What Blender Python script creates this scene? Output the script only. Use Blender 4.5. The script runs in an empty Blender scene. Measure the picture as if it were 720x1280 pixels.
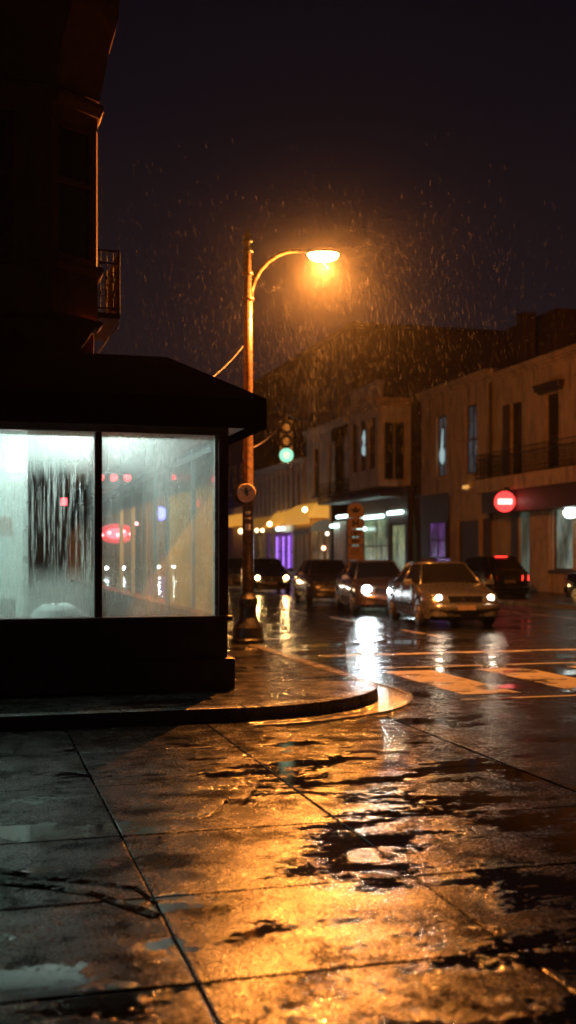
import bpy, bmesh, math, random
from mathutils import Vector, Matrix
random.seed(7)
scene = bpy.context.scene
R = math.radians

# ------------------------------------------------------------------ camera
TH = R(15.6)                       # the street runs 15.6 degrees left of the view
SN, CS = math.sin(TH), math.cos(TH)
CAMH = 1.6
FPX = 1400.0
cam_d = bpy.data.cameras.new('camera')
cam = bpy.data.objects.new('camera', cam_d)
scene.collection.objects.link(cam)
cam.location = (0, 0, CAMH)
cam.rotation_euler = (R(90), 0, -TH)
cam_d.sensor_fit = 'VERTICAL'
cam_d.sensor_height = 36.0
cam_d.lens = 36.0 * FPX / 1280.0
cam_d.shift_y = 53.0 / 1280.0
cam_d.clip_end = 2000
cam_d.dof.use_dof = True
cam_d.dof.focus_distance = 9.0
cam_d.dof.aperture_fstop = 1.5
scene.camera = cam

# ------------------------------------------------------------------ view / world
scene.render.engine = 'CYCLES'
scene.view_settings.view_transform = 'Standard'
scene.view_settings.look = 'None'
scene.view_settings.gamma = 1.0
scene.view_settings.exposure = 0.0
scene.cycles.volume_bounces = 0
scene.cycles.max_bounces = 8
scene.cycles.transparent_max_bounces = 24
scene.cycles.sample_clamp_indirect = 4.0

world = bpy.data.worlds.new('World')
scene.world = world
world.use_nodes = True
wn, wl = world.node_tree.nodes, world.node_tree.links
wn.clear()
w_out = wn.new('ShaderNodeOutputWorld')
w_bg = wn.new('ShaderNodeBackground')
w_tc = wn.new('ShaderNodeTexCoord')
w_sep = wn.new('ShaderNodeSeparateXYZ')
w_ramp = wn.new('ShaderNodeValToRGB')
w_noise = wn.new('ShaderNodeTexNoise')
w_noise.inputs['Scale'].default_value = 2.5
w_noise.inputs['Detail'].default_value = 5
w_add = wn.new('ShaderNodeMath'); w_add.operation = 'MULTIPLY_ADD'
w_add.inputs[1].default_value = 0.10
wl.new(w_tc.outputs['Generated'], w_sep.inputs[0])
wl.new(w_tc.outputs['Generated'], w_noise.inputs['Vector'])
wl.new(w_noise.outputs['Fac'], w_add.inputs[0])
wl.new(w_sep.outputs['Z'], w_add.inputs[2])
wl.new(w_add.outputs[0], w_ramp.inputs[0])
cr = w_ramp.color_ramp
cr.elements[0].position = 0.0;  cr.elements[0].color = (0.0170, 0.0105, 0.0120, 1)
cr.elements[1].position = 0.62; cr.elements[1].color = (0.0018, 0.0019, 0.0045, 1)
e = cr.elements.new(0.25); e.color = (0.0105, 0.0070, 0.0092, 1)
e = cr.elements.new(0.42); e.color = (0.0042, 0.0034, 0.0060, 1)
wl.new(w_ramp.outputs[0], w_bg.inputs[0])
w_bg.inputs[1].default_value = 1.0
wl.new(w_bg.outputs[0], w_out.inputs[0])

# strengths of the lamps the place has
LAMP_POWER = 5200.0
LAMP_DOWN = 4000.0
LAMP_COL = (1.0, 0.30, 0.045)
SHOP_TUBE = 54.0
HAZE_DENSITY = 0.00018

# ------------------------------------------------------------------ helpers
COL = scene.collection
def dirx(px):
    return SN + (px - 360.0) / FPX * CS
def at(px, d, z=0.0):                      # a point d metres deep, seen in column px
    s = (px - 360.0) / FPX * d
    return (s * CS + d * SN, -s * SN + d * CS, z)
def hz(py, d):                             # height of something seen in row py at depth d
    return CAMH + (693.0 - py) * d / FPX
def dep(px, X): return X / dirx(px)        # depth at which column px meets a wall plane X
def fy(px, X): return (dep(px, X) - X * SN) / CS
def fz(px, py, X): return hz(py, dep(px, X))

def setp(o, label=None, cat=None, group=None, kind=None):
    if label: o['label'] = label
    if cat: o['category'] = cat
    if group: o['group'] = group
    if kind: o['kind'] = kind
    return o
def thing(name, label, cat, loc=(0, 0, 0), group=None):
    o = bpy.data.objects.new(name, None)
    o.empty_display_size = 0.3
    o.location = loc
    COL.objects.link(o)
    o['base'] = tuple(loc)
    return setp(o, label, cat, group)

class MB:
    """collects shapes, links them as one mesh object"""
    def __init__(s): s.v = []; s.f = []
    def add(s, vs, fs):
        n = len(s.v); s.v += [tuple(v) for v in vs]; s.f += [tuple(i + n for i in f) for f in fs]; return s
    def box(s, x0, x1, y0, y1, z0, z1):
        x0, x1 = min(x0, x1), max(x0, x1); y0, y1 = min(y0, y1), max(y0, y1); z0, z1 = min(z0, z1), max(z0, z1)
        return s.add([(x0,y0,z0),(x1,y0,z0),(x1,y1,z0),(x0,y1,z0),(x0,y0,z1),(x1,y0,z1),(x1,y1,z1),(x0,y1,z1)],
                     [(0,3,2,1),(4,5,6,7),(0,1,5,4),(1,2,6,5),(2,3,7,6),(3,0,4,7)])
    def hexa(s, b, t):                     # 4 bottom, 4 top points
        return s.add(list(b) + list(t), [(0,3,2,1),(4,5,6,7),(0,1,5,4),(1,2,6,5),(2,3,7,6),(3,0,4,7)])
    def tube(s, pts, r, n=8, caps=True):
        pts = [Vector(p) for p in pts]; rr = r if isinstance(r, (list, tuple)) else [r] * len(pts)
        rings = []; up = None
        for i, p in enumerate(pts):
            a = pts[max(i - 1, 0)]; b = pts[min(i + 1, len(pts) - 1)]
            t = (b - a).normalized()
            ref = Vector((0, 0, 1)) if abs(t.z) < 0.9 else Vector((1, 0, 0))
            u = t.cross(ref).normalized(); w = t.cross(u).normalized()
            if up is not None and u.dot(up) < 0: u = -u; w = -w
            up = u
            rings.append([p + (u * math.cos(2*math.pi*k/n) + w * math.sin(2*math.pi*k/n)) * rr[i] for k in range(n)])
        vs = [q for rg in rings for q in rg]; fs = []
        for i in range(len(rings) - 1):
            for k in range(n):
                a = i*n + k; b = i*n + (k+1) % n
                fs.append((a, b, b + n, a + n))
        if caps:
            fs.append(tuple(range(n))[::-1]); fs.append(tuple((len(rings)-1)*n + k for k in range(n)))
        return s.add(vs, fs)
    def lathe(s, c, prof, n=24, axis='z'):
        vs = []; fs = []
        for (r, z) in prof:
            for k in range(n):
                a = 2*math.pi*k/n
                p = (r*math.cos(a), r*math.sin(a), z)
                if axis == 'y': p = (p[0], p[2], p[1])
                if axis == 'x': p = (p[2], p[0], p[1])
                vs.append((c[0]+p[0], c[1]+p[1], c[2]+p[2]))
        for i in range(len(prof) - 1):
            for k in range(n):
                a = i*n + k; b = i*n + (k+1) % n
                fs.append((a, b, b + n, a + n))
        fs.append(tuple(range(n))[::-1]); fs.append(tuple((len(prof)-1)*n + k for k in range(n)))
        return s.add(vs, fs)
    def build(s, name, mat, parent=None, smooth=False, bevel=0.0, label=None):
        base = Vector(tuple(parent['base'])) if parent is not None and 'base' in parent else Vector((0, 0, 0))
        me = bpy.data.meshes.new(name)
        me.from_pydata([tuple(Vector(v) - base) for v in s.v], [], s.f)
        bm = bmesh.new(); bm.from_mesh(me)
        bmesh.ops.recalc_face_normals(bm, faces=bm.faces)
        bm.to_mesh(me); bm.free()
        if smooth:
            for p in me.polygons: p.use_smooth = True
        me.materials.append(mat)
        o = bpy.data.objects.new(name, me)
        COL.objects.link(o)
        if parent is not None:
            o.parent = parent
            o['base'] = tuple(base)
        if bevel > 0:
            b = o.modifiers.new('bevel', 'BEVEL'); b.width = bevel; b.segments = 2
            b.limit_method = 'ANGLE'; b.angle_limit = R(40)
        if label: o['label'] = label
        return o

# ------------------------------------------------------------------ materials
def nt(name):
    m = bpy.data.materials.new(name); m.use_nodes = True
    n, l = m.node_tree.nodes, m.node_tree.links
    return m, n, l, n['Principled BSDF']
def mix_rgb(n, l, fac, a, b):
    mx = n.new('ShaderNodeMix'); mx.data_type = 'RGBA'
    if hasattr(fac, 'links') or not isinstance(fac, float): l.new(fac, mx.inputs[0])
    else: mx.inputs[0].default_value = fac
    for k, c in ((6, a), (7, b)):
        if isinstance(c, tuple): mx.inputs[k].default_value = (*c[:3], 1)
        else: l.new(c, mx.inputs[k])
    return mx.outputs[2]
def math_n(n, l, op, a, b=None, c=None, clamp=False):
    m = n.new('ShaderNodeMath'); m.operation = op; m.use_clamp = clamp
    for k, v in enumerate((a, b, c)):
        if v is None: continue
        if isinstance(v, (int, float)): m.inputs[k].default_value = v
        else: l.new(v, m.inputs[k])
    return m.outputs[0]
def maprange(n, l, v, a, b, c, d, smooth=False):
    m = n.new('ShaderNodeMapRange')
    if smooth: m.interpolation_type = 'SMOOTHSTEP'
    l.new(v, m.inputs[0])
    for k, x in zip((1, 2, 3, 4), (a, b, c, d)): m.inputs[k].default_value = x
    return m.outputs[0]
def noise(n, l, scale, detail=4, rough=0.55, vec=None, stretch=None):
    t = n.new('ShaderNodeTexNoise'); t.inputs['Scale'].default_value = scale
    t.inputs['Detail'].default_value = detail; t.inputs['Roughness'].default_value = rough
    if stretch:
        mp = n.new('ShaderNodeMapping'); mp.inputs['Scale'].default_value = stretch
        l.new(vec, mp.inputs[0]); vec = mp.outputs[0]
    if vec is not None: l.new(vec, t.inputs['Vector'])
    return t.outputs['Fac']

def pm(name, col, rough=0.6, metal=0.0, var=0.25, scale=6.0, bump=0.15, emit=None, estr=0.0, coat=0.0, dirt=None, spec=0.5):
    """painted / plastered / metal surface with uneven tone, uneven gloss and a little relief"""
    m, n, l, b = nt(name)
    geo = n.new('ShaderNodeNewGeometry')
    nz = noise(n, l, scale, 6, 0.6, geo.outputs['Position'])
    lo = tuple(c * (1 - var) for c in col); hi = tuple(min(1, c * (1 + var)) for c in col)
    base = mix_rgb(n, l, maprange(n, l, nz, 0.3, 0.7, 0, 1), lo, hi)
    if dirt:
        st = noise(n, l, 1.0, 5, 0.65, geo.outputs['Position'], (3.0, 3.0, 0.5))
        base = mix_rgb(n, l, maprange(n, l, st, 0.48, 0.72, 0, 0.8), base, dirt)
    l.new(base, b.inputs['Base Color'])
    l.new(maprange(n, l, nz, 0.25, 0.75, max(0.02, rough - 0.12), min(1, rough + 0.12)), b.inputs['Roughness'])
    b.inputs['Metallic'].default_value = metal
    b.inputs['Coat Weight'].default_value = coat; b.inputs['Specular IOR Level'].default_value = spec
    if bump:
        bp = n.new('ShaderNodeBump'); bp.inputs['Strength'].default_value = bump; bp.inputs['Distance'].default_value = 0.01
        l.new(noise(n, l, scale * 12, 3, 0.6, geo.outputs['Position']), bp.inputs['Height'])
        l.new(bp.outputs[0], b.inputs['Normal'])
    if emit:
        b.inputs['Emission Color'].default_value = (*emit, 1); b.inputs['Emission Strength'].default_value = estr
    return m
def glow(name, col, s):
    m, n, l, b = nt(name)
    b.inputs['Base Color'].default_value = (*[c * 0.5 for c in col], 1)
    b.inputs['Roughness'].default_value = 0.3
    b.inputs['Emission Color'].default_value = (*col, 1); b.inputs['Emission Strength'].default_value = s
    return m
def lit_room(name, col, s, scale=1.5, cols2=None, sat=0.0):
    """a lit shop interior seen through its window: shelves and folds of brighter and darker stuff"""
    m, n, l, b = nt(name)
    geo = n.new('ShaderNodeNewGeometry')
    a = noise(n, l, scale, 3, 0.5, geo.outputs['Position'], (1.0, 2.2, 0.7))
    c2 = noise(n, l, scale * 3.1, 2, 0.5, geo.outputs['Position'], (1.0, 2.5, 1.0))
    k = math_n(n, l, 'MULTIPLY', maprange(n, l, a, 0.35, 0.62, 0.15, 1.0), maprange(n, l, c2, 0.35, 0.65, 0.45, 1.25))
    b.inputs['Base Color'].default_value = (*[c * 0.3 for c in col], 1)
    b.inputs['Roughness'].default_value = 0.25
    base = mix_rgb(n, l, maprange(n, l, c2, 0.4, 0.6, 0, 1), col, cols2 or col)
    l.new(base, b.inputs['Emission Color'])
    l.new(math_n(n, l, 'MULTIPLY', k, s), b.inputs['Emission Strength'])
    return m
def brick(name, c1, c2, mortar, scale=1.0, axis='x', rough=0.75):
    m, n, l, b = nt(name)
    geo = n.new('ShaderNodeNewGeometry')
    sp = n.new('ShaderNodeSeparateXYZ'); l.new(geo.outputs['Position'], sp.inputs[0])
    cb = n.new('ShaderNodeCombineXYZ')
    l.new(math_n(n, l, 'ADD', sp.outputs['X'], sp.outputs['Y']), cb.inputs[0]); l.new(sp.outputs['Z'], cb.inputs[1])
    br = n.new('ShaderNodeTexBrick'); l.new(cb.outputs[0], br.inputs['Vector'])
    br.inputs['Scale'].default_value = scale
    br.inputs['Brick Width'].default_value = 0.24; br.inputs['Row Height'].default_value = 0.085
    br.inputs['Mortar Size'].default_value = 0.009
    br.inputs['Color1'].default_value = (*c1, 1); br.inputs['Color2'].default_value = (*c2, 1); br.inputs['Mortar'].default_value = (*mortar, 1)
    nz = noise(n, l, 0.7, 5, 0.6, geo.outputs['Position'])
    hv = n.new('ShaderNodeHueSaturation'); l.new(br.outputs['Color'], hv.inputs['Color'])
    l.new(maprange(n, l, nz, 0.3, 0.7, 0.6, 1.3), hv.inputs['Value'])
    l.new(hv.outputs[0], b.inputs['Base Color']); b.inputs['Roughness'].default_value = rough
    bp = n.new('ShaderNodeBump'); bp.inputs['Strength'].default_value = 0.5; bp.inputs['Distance'].default_value = 0.008; bp.invert = True
    l.new(br.outputs['Fac'], bp.inputs['Height']); l.new(bp.outputs[0], b.inputs['Normal'])
    return m

def wet_ground(name, col, dry_rough, pud_scale, pud_lo, pud_hi, grain, grain_scale, seed=0.0, stain=(0.02, 0.018, 0.016), pud_amt=1.0, bias=None):
    """rain-wet paving: smooth puddles in the low places, glistening grain on the rest"""
    m, n, l, b = nt(name)
    geo = n.new('ShaderNodeNewGeometry')
    mp = n.new('ShaderNodeMapping'); mp.inputs['Location'].default_value = (seed, seed * 0.7, 0)
    l.new(geo.outputs['Position'], mp.inputs[0]); P = mp.outputs[0]
    big = noise(n, l, pud_scale, 9, 0.62, P, (0.75, 1.25, 1))
    mid = noise(n, l, pud_scale * 3.4, 6, 0.6, P, (0.7, 1.3, 1))
    mix = math_n(n, l, 'ADD', math_n(n, l, 'MULTIPLY', big, 0.72), math_n(n, l, 'MULTIPLY', mid, 0.28))
    mix = math_n(n, l, 'ADD', mix, math_n(n, l, 'MULTIPLY', math_n(n, l, 'SUBTRACT', noise(n, l, 24, 4, 0.7, P), 0.5), 0.24))
    if bias:      # extra puddle cover darkening the right side where the lamp's reflection ends
        sx_ = n.new('ShaderNodeSeparateXYZ'); l.new(geo.outputs['Position'], sx_.inputs[0])
        mix = math_n(n, l, 'ADD', mix, math_n(n, l, 'MULTIPLY', maprange(n, l, sx_.outputs['X'], bias[0], bias[1], 0, bias[2], True), maprange(n, l, sx_.outputs['Y'], bias[3], bias[4], 1, 0.15, True)))
    pud = math_n(n, l, 'MULTIPLY', maprange(n, l, mix, pud_lo, pud_hi, 0, 1, True), pud_amt)
    fine = noise(n, l, 22, 5, 0.6, P)
    c1 = mix_rgb(n, l, maprange(n, l, fine, 0.3, 0.7, 0, 1), tuple(c * 0.65 for c in col), tuple(c * 1.35 for c in col))
    c2 = mix_rgb(n, l, pud, c1, stain)
    l.new(c2, b.inputs['Base Color'])
    rg = maprange(n, l, noise(n, l, 5.0, 6, 0.65, P), 0.3, 0.7, dry_rough - 0.09, dry_rough + 0.09)
    rg = math_n(n, l, 'ADD', rg, maprange(n, l, noise(n, l, grain_scale * 0.8, 3, 0.7, P), 0.35, 0.65, -0.08, 0.10))
    mr = n.new('ShaderNodeMix'); mr.data_type = 'FLOAT'
    l.new(pud, mr.inputs[0]); l.new(rg, mr.inputs[2]); mr.inputs[3].default_value = 0.05
    l.new(mr.outputs[0], b.inputs['Roughness'])
    b.inputs['IOR'].default_value = 1.42
    # pores and worn patches shed less light than the wet film between them
    pore = maprange(n, l, noise(n, l, grain_scale * 1.3, 4, 0.75, P), 0.44, 0.58, 0.02, 1.0)
    worn = maprange(n, l, noise(n, l, 2.6, 7, 0.7, P), 0.42, 0.60, 0.05, 1.0)
    ms_ = n.new('ShaderNodeMix'); ms_.data_type = 'FLOAT'
    l.new(pud, ms_.inputs[0]); l.new(math_n(n, l, 'MULTIPLY', pore, worn), ms_.inputs[2]); ms_.inputs[3].default_value = 0.34
    l.new(ms_.outputs[0], b.inputs['Specular IOR Level'])
    # relief
    g1 = noise(n, l, grain_scale, 3, 0.7, P)
    g2 = noise(n, l, 9.0, 4, 0.6, P)
    vr = n.new('ShaderNodeTexVoronoi'); vr.inputs['Scale'].default_value = 26; l.new(P, vr.inputs['Vector'])
    rip = maprange(n, l, vr.outputs['Distance'], 0.0, 0.35, 1, 0, True)
    dryh = math_n(n, l, 'ADD', math_n(n, l, 'MULTIPLY', g1, 1.0), math_n(n, l, 'MULTIPLY', g2, 0.4))
    mh = n.new('ShaderNodeMix'); mh.data_type = 'FLOAT'
    l.new(pud, mh.inputs[0]); l.new(dryh, mh.inputs[2])
    l.new(math_n(n, l, 'ADD', math_n(n, l, 'MULTIPLY', rip, 0.04), math_n(n, l, 'MULTIPLY', g1, 0.06)), mh.inputs[3])
    bp = n.new('ShaderNodeBump'); bp.inputs['Strength'].default_value = grain; bp.inputs['Distance'].default_value = 0.012
    l.new(mh.outputs[0], bp.inputs['Height']); l.new(bp.outputs[0], b.inputs['Normal'])
    return m

def fog_glass(name, base_fog, streak_amt, zlo, zhi, xlo, xhi, tint=(0.88, 0.95, 0.93), ior=1.45, clearing=0.35):
    """window glass misted with condensation, drops and run marks"""
    m, n, l, b = nt(name)
    n.remove(b)
    out = n['Material Output']
    geo = n.new('ShaderNodeNewGeometry')
    P = geo.outputs['Position']
    sp = n.new('ShaderNodeSeparateXYZ'); l.new(P, sp.inputs[0])
    run = noise(n, l, 1.0, 3, 0.6, P, (42, 42, 1.6))
    run2 = noise(n, l, 1.0, 4, 0.6, P, (95, 95, 6.0))
    drops = n.new('ShaderNodeTexVoronoi'); drops.inputs['Scale'].default_value = 95; l.new(P, drops.inputs['Vector'])
    dfac = maprange(n, l, drops.outputs['Distance'], 0.18, 0.42, 0, 1, True)
    cloud = noise(n, l, 2.2, 4, 0.55, P)
    # region where the mist has run down in streaks
    rx = math_n(n, l, 'MULTIPLY', maprange(n, l, sp.outputs['X'], xlo - 0.04, xlo + 0.06, 0, 1, True), maprange(n, l, sp.outputs['X'], xhi - 0.10, xhi + 0.15, 1, 0, True))
    rz = math_n(n, l, 'MULTIPLY', maprange(n, l, sp.outputs['Z'], zlo, zlo + 0.35, 0, 1, True), maprange(n, l, sp.outputs['Z'], zhi - 0.35, zhi, 1, 0, True))
    reg = math_n(n, l, 'MULTIPLY', rx, rz)
    st = maprange(n, l, math_n(n, l, 'ADD', math_n(n, l, 'MULTIPLY', run, 0.6), math_n(n, l, 'MULTIPLY', run2, 0.4)), 0.39, 0.51, 0, 1, True)
    st = math_n(n, l, 'MULTIPLY', math_n(n, l, 'MULTIPLY', st, reg), streak_amt)
    fog = math_n(n, l, 'MULTIPLY', maprange(n, l, cloud, 0.3, 0.7, base_fog * 0.75, min(1.0, base_fog * 1.2)), maprange(n, l, run2, 0.35, 0.65, 0.78, 1.12))
    fog = math_n(n, l, 'MULTIPLY', fog, maprange(n, l, dfac, 0, 1, 1.0 - clearing, 1.0))
    d2 = n.new('ShaderNodeTexVoronoi'); d2.inputs['Scale'].default_value = 38; l.new(P, d2.inputs['Vector'])
    big = math_n(n, l, 'MULTIPLY', maprange(n, l, d2.outputs['Distance'], 0.10, 0.22, 1, 0, True), maprange(n, l, noise(n, l, 3.0, 3, 0.6, P), 0.45, 0.6, 0, 1, True))
    fog = math_n(n, l, 'ADD', fog, math_n(n, l, 'MULTIPLY', big, 0.35))
    fog = math_n(n, l, 'MULTIPLY', fog, math_n(n, l, 'SUBTRACT', 1.0, st), None, True)
    tr = n.new('ShaderNodeBsdfTransparent'); tr.inputs[0].default_value = (0.93, 0.98, 0.97, 1)
    tl = n.new('ShaderNodeBsdfTranslucent'); tl.inputs[0].default_value = (*tint, 1)
    gl = n.new('ShaderNodeBsdfGlossy'); gl.inputs['Roughness'].default_value = 0.05
    fr = n.new('ShaderNodeFresnel'); fr.inputs[0].default_value = ior
    m1 = n.new('ShaderNodeMixShader'); l.new(fog, m1.inputs[0]); l.new(tr.outputs[0], m1.inputs[1]); l.new(tl.outputs[0], m1.inputs[2])
    m2 = n.new('ShaderNodeMixShader'); l.new(math_n(n, l, 'MULTIPLY', fr.outputs[0], math_n(n, l, 'SUBTRACT', 1.0, geo.outputs['Backfacing'])), m2.inputs[0]); l.new(m1.outputs[0], m2.inputs[1]); l.new(gl.outputs[0], m2.inputs[2])
    l.new(m2.outputs[0], out.inputs['Surface'])
    return m

M = {}
M['concrete'] = wet_ground('wet concrete slabs', (0.005, 0.0048, 0.0046), 0.21, 1.5, 0.530, 0.56, 0.24, 62, seed=4.7, stain=(0.006, 0.006, 0.006), bias=(1.5, 2.6, .06, 6.5, 10.0))
M['asphalt'] = wet_ground('wet asphalt', (0.010, 0.010, 0.010), 0.21, 0.70, 0.48, 0.56, 0.36, 60, 3.1, stain=(0.006, 0.006, 0.006))
M['walk'] = wet_ground('wet pavement', (0.014, 0.013, 0.012), 0.26, 1.1, 0.52, 0.56, 0.28, 60, 8.3, stain=(.006, .006, .006))
M['kerb'] = wet_ground('wet granite kerb', (0.10, 0.09, 0.085), 0.28, 2.0, 0.55, 0.65, 0.4, 50, 5.0)
M['gutter'] = pm('wet steel gutter lip', (0.45, 0.44, 0.43), 0.15, 0.9, 0.3, 9, 0.25)
M['paint'] = wet_ground('worn wet road paint', (0.26, 0.245, 0.22), 0.38, 1.6, 0.50, 0.58, 0.7, 50, 1.3, (0.03, 0.028, 0.026))
M['tar'] = wet_ground('tar seam', (0.012, 0.012, 0.012), 0.14, 3.0, 0.4, 0.5, 0.6, 30, 1.0)
M['iron'] = pm('black wet iron', (0.018, 0.016, 0.015), 0.32, 0.4, 0.3, 9, 0.25)
M['iron_dull'] = pm('dull dark iron', (0.012, 0.009, 0.008), 0.7, 0.0, 0.3, 9, 0.25, spec=0.15)  # iron copy made darker and duller so the balcony shows little lamp light
M['pole'] = pm('brown painted steel pole', (0.10, 0.060, 0.040), 0.30, 0.35, 0.3, 12, 0.2)
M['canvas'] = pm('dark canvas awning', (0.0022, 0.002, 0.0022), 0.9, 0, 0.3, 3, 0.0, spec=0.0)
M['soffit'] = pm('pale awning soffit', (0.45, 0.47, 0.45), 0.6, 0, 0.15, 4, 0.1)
M['frame'] = pm('dark red brown window frame', (0.12, 0.05, 0.045), 0.38, 0.1, 0.25, 8, 0.15)
M['base_wall'] = pm('dark panelled shop base', (0.06, 0.03, 0.026), 0.35, 0, 0.4, 4, 0.25)
M['mint'] = pm('mint white painted inside wall', (0.62, 0.72, 0.68), 0.6, 0, 0.06, 2, 0.08)
M['ceil'] = pm('white ceiling', (0.70, 0.76, 0.73), 0.7, 0, 0.05, 2, 0.05)
M['backwall'] = pm('dark back wall', (0.060, 0.050, 0.052), 0.6, 0, 0.3, 1.2, 0.1)
M['shopfloor'] = pm('grey shop floor', (0.13, 0.13, 0.125), 0.25, 0, 0.2, 3, 0.05)
M['alu2'] = pm('dull metal mullion', (0.20, 0.27, 0.28), 0.5, 0.2, 0.1, 6, 0.05)
M['alu'] = pm('pale metal mullion', (0.60, 0.66, 0.64), 0.30, 0.5, 0.1, 6, 0.05)
M['wood'] = pm('brown wooden board', (0.28, 0.12, 0.05), 0.5, 0, 0.3, 10, 0.2)
M['cloth'] = pm('white crumpled cloth', (0.75, 0.78, 0.76), 0.8, 0, 0.08, 6, 0.3)
M['darkbox'] = pm('dark grey plastic', (0.03, 0.035, 0.035), 0.5, 0, 0.2, 6, 0.1)
M['stucco_dark'] = pm('red brown stucco', (0.26, 0.125, 0.095), 0.8, 0, 0.25, 2.5, 0.4, dirt=(0.10, 0.05, 0.04), spec=0.2)
M['stucco_trim'] = pm('brown painted trim', (0.20, 0.10, 0.08), 0.7, 0, 0.25, 5, 0.25, spec=0.2)
M['dark_glass'] = pm('dark window glass', (0.010, 0.009, 0.011), 0.08, 0, 0.3, 1, 0.0)
M['stucco_a'] = pm('tan stucco', (0.58, 0.41, 0.26), 0.75, 0, 0.18, 1.6, 0.4, dirt=(0.16, 0.10, 0.06))
M['stucco_b'] = pm('ochre stucco', (0.56, 0.40, 0.26), 0.75, 0, 0.18, 1.6, 0.4, dirt=(0.15, 0.10, 0.065))
M['stucco_c'] = pm('grey pink stucco', (0.66, 0.55, 0.49), 0.75, 0, 0.15, 1.6, 0.4, dirt=(0.20, 0.15, 0.13))
M['stucco_d'] = pm('pale grey stucco', (0.62, 0.55, 0.50), 0.75, 0, 0.15, 1.6, 0.4, dirt=(0.20, 0.16, 0.14))
M['stucco_e'] = pm('cream render', (0.55, 0.48, 0.38), 0.75, 0, 0.12, 1.6, 0.3, dirt=(0.28, 0.23, 0.18))
M['trim'] = pm('tan trim', (0.56, 0.40, 0.26), 0.65, 0, 0.2, 3, 0.25, dirt=(0.14, 0.09, 0.055))
M['trim_dark'] = pm('dark brown joinery', (0.055, 0.030, 0.022), 0.5, 0, 0.25, 5, 0.2)
M['brick'] = brick('dark red brick', (0.16, 0.055, 0.034), (0.11, 0.040, 0.028), (0.14, 0.10, 0.08))
M['brick_dk'] = brick('sooty brick', (0.10, 0.042, 0.030), (0.07, 0.032, 0.026), (0.08, 0.06, 0.05))
M['roof'] = pm('dark roofing', (0.030, 0.026, 0.026), 0.5, 0, 0.3, 1, 0.3)
M['awn_y_glow'] = pm('glowing yellow awning canvas', (0.75, 0.42, 0.07), 0.6, 0, 0.15, 3, 0.2, emit=(1.0, 0.44, 0.06), estr=0.55)  # canvas given its own glow, which also feeds the road reflections
M['awn_o_glow'] = pm('glowing ochre awning canvas', (0.55, 0.28, 0.06), 0.6, 0, 0.15, 3, 0.2, emit=(1.0, 0.42, 0.06), estr=0.22)  # a weaker glow is put into the ochre canvas as well
M['awn_g'] = pm('faded grey awning canvas', (0.38, 0.36, 0.32), 0.6, 0, 0.15, 3, 0.2)
M['shutter'] = pm('brown louvred shutter', (0.10, 0.055, 0.035), 0.55, 0, 0.2, 6, 0.3)
M['shop_green'] = lit_room('green lit shop', (0.34, 0.50, 0.30), 0.55, 0.9, (0.45, 0.42, 0.20))
M['shop_teal'] = lit_room('teal lit shop', (0.30, 0.75, 0.68), 0.75, 1.2)
M['shop_purple'] = lit_room('purple lit shop', (0.28, 0.06, 0.50), 0.50, 0.9, (0.20, 0.09, 0.30))
M['shop_warm'] = lit_room('warm lit shop', (0.75, 0.36, 0.10), 0.35, 0.9, (0.45, 0.28, 0.14))
M['shop_mint'] = lit_room('mint lit doorway', (0.42, 0.56, 0.44), 0.42, 0.25)
M['shop_white'] = lit_room('pale lit shop window', (0.38, 0.55, 0.48), 0.42, 0.8, (0.40, 0.42, 0.30))
M['curtain_blue'] = lit_room('window with lit curtain', (0.22, 0.28, 0.34), 0.16, 1.2)
M['tyre'] = pm('wet rubber', (0.012, 0.012, 0.012), 0.4, 0, 0.2, 20, 0.2)
M['rim'] = pm('alloy rim', (0.45, 0.45, 0.46), 0.25, 0.9, 0.15, 20, 0.05)
M['car_glass'] = pm('car glass', (0.008, 0.008, 0.009), 0.05, 0, 0.2, 2, 0.0)
M['black_plastic'] = pm('black plastic', (0.010, 0.010, 0.010), 0.35, 0, 0.2, 12, 0.1)
M['lens_off'] = pm('unlit lamp glass', (0.45, 0.42, 0.38), 0.08, 0.3, 0.2, 20, 0.0)
M['lens_red_off'] = pm('red lamp glass', (0.30, 0.010, 0.008), 0.08, 0.1, 0.2, 20, 0.0)
M['plate'] = pm('worn number plate', (0.16, 0.12, 0.10), 0.4, 0, 0.3, 30, 0.1)
M['chrome'] = pm('chrome', (0.6, 0.6, 0.6), 0.12, 1.0, 0.1, 20, 0.0)
M['sign_face'] = pm('weathered sign face', (0.62, 0.34, 0.18), 0.5, 0, 0.25, 9, 0.1)
M['sign_pale'] = pm('pale round sign face', (0.66, 0.48, 0.33), 0.45, 0, 0.22, 22, 0.1, dirt=(0.30, 0.18, 0.11))
M['sign_ink'] = pm('black sign lettering', (0.015, 0.010, 0.008), 0.5, 0, 0.2, 9, 0.0)
M['sticker'] = pm('peeling white sticker', (0.55, 0.48, 0.42), 0.5, 0, 0.35, 60, 0.2)
M['wire'] = pm('black cable', (0.10, 0.085, 0.08), 0.35, 0, 0.2, 9, 0.0)

# ------------------------------------------------------------------ haze (the rainy air)
hz_m = bpy.data.materials.new('rainy air'); hz_m.use_nodes = True
hn, hl = hz_m.node_tree.nodes, hz_m.node_tree.links
hn.clear()
h_out = hn.new('ShaderNodeOutputMaterial'); h_v = hn.new('ShaderNodeVolumePrincipled')
h_v.inputs['Color'].default_value = (0.92, 0.93, 0.95, 1)
h_v.inputs['Density'].default_value = HAZE_DENSITY
h_v.inputs['Anisotropy'].default_value = 0.45
hl.new(h_v.outputs[0], h_out.inputs['Volume'])
hz_o = MB().box(-260, 330, -40, 420, -1.2, 32).build('haze', hz_m)
setp(hz_o, 'thin rainy air glowing around the street lamp', 'haze', kind='stuff')

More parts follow.
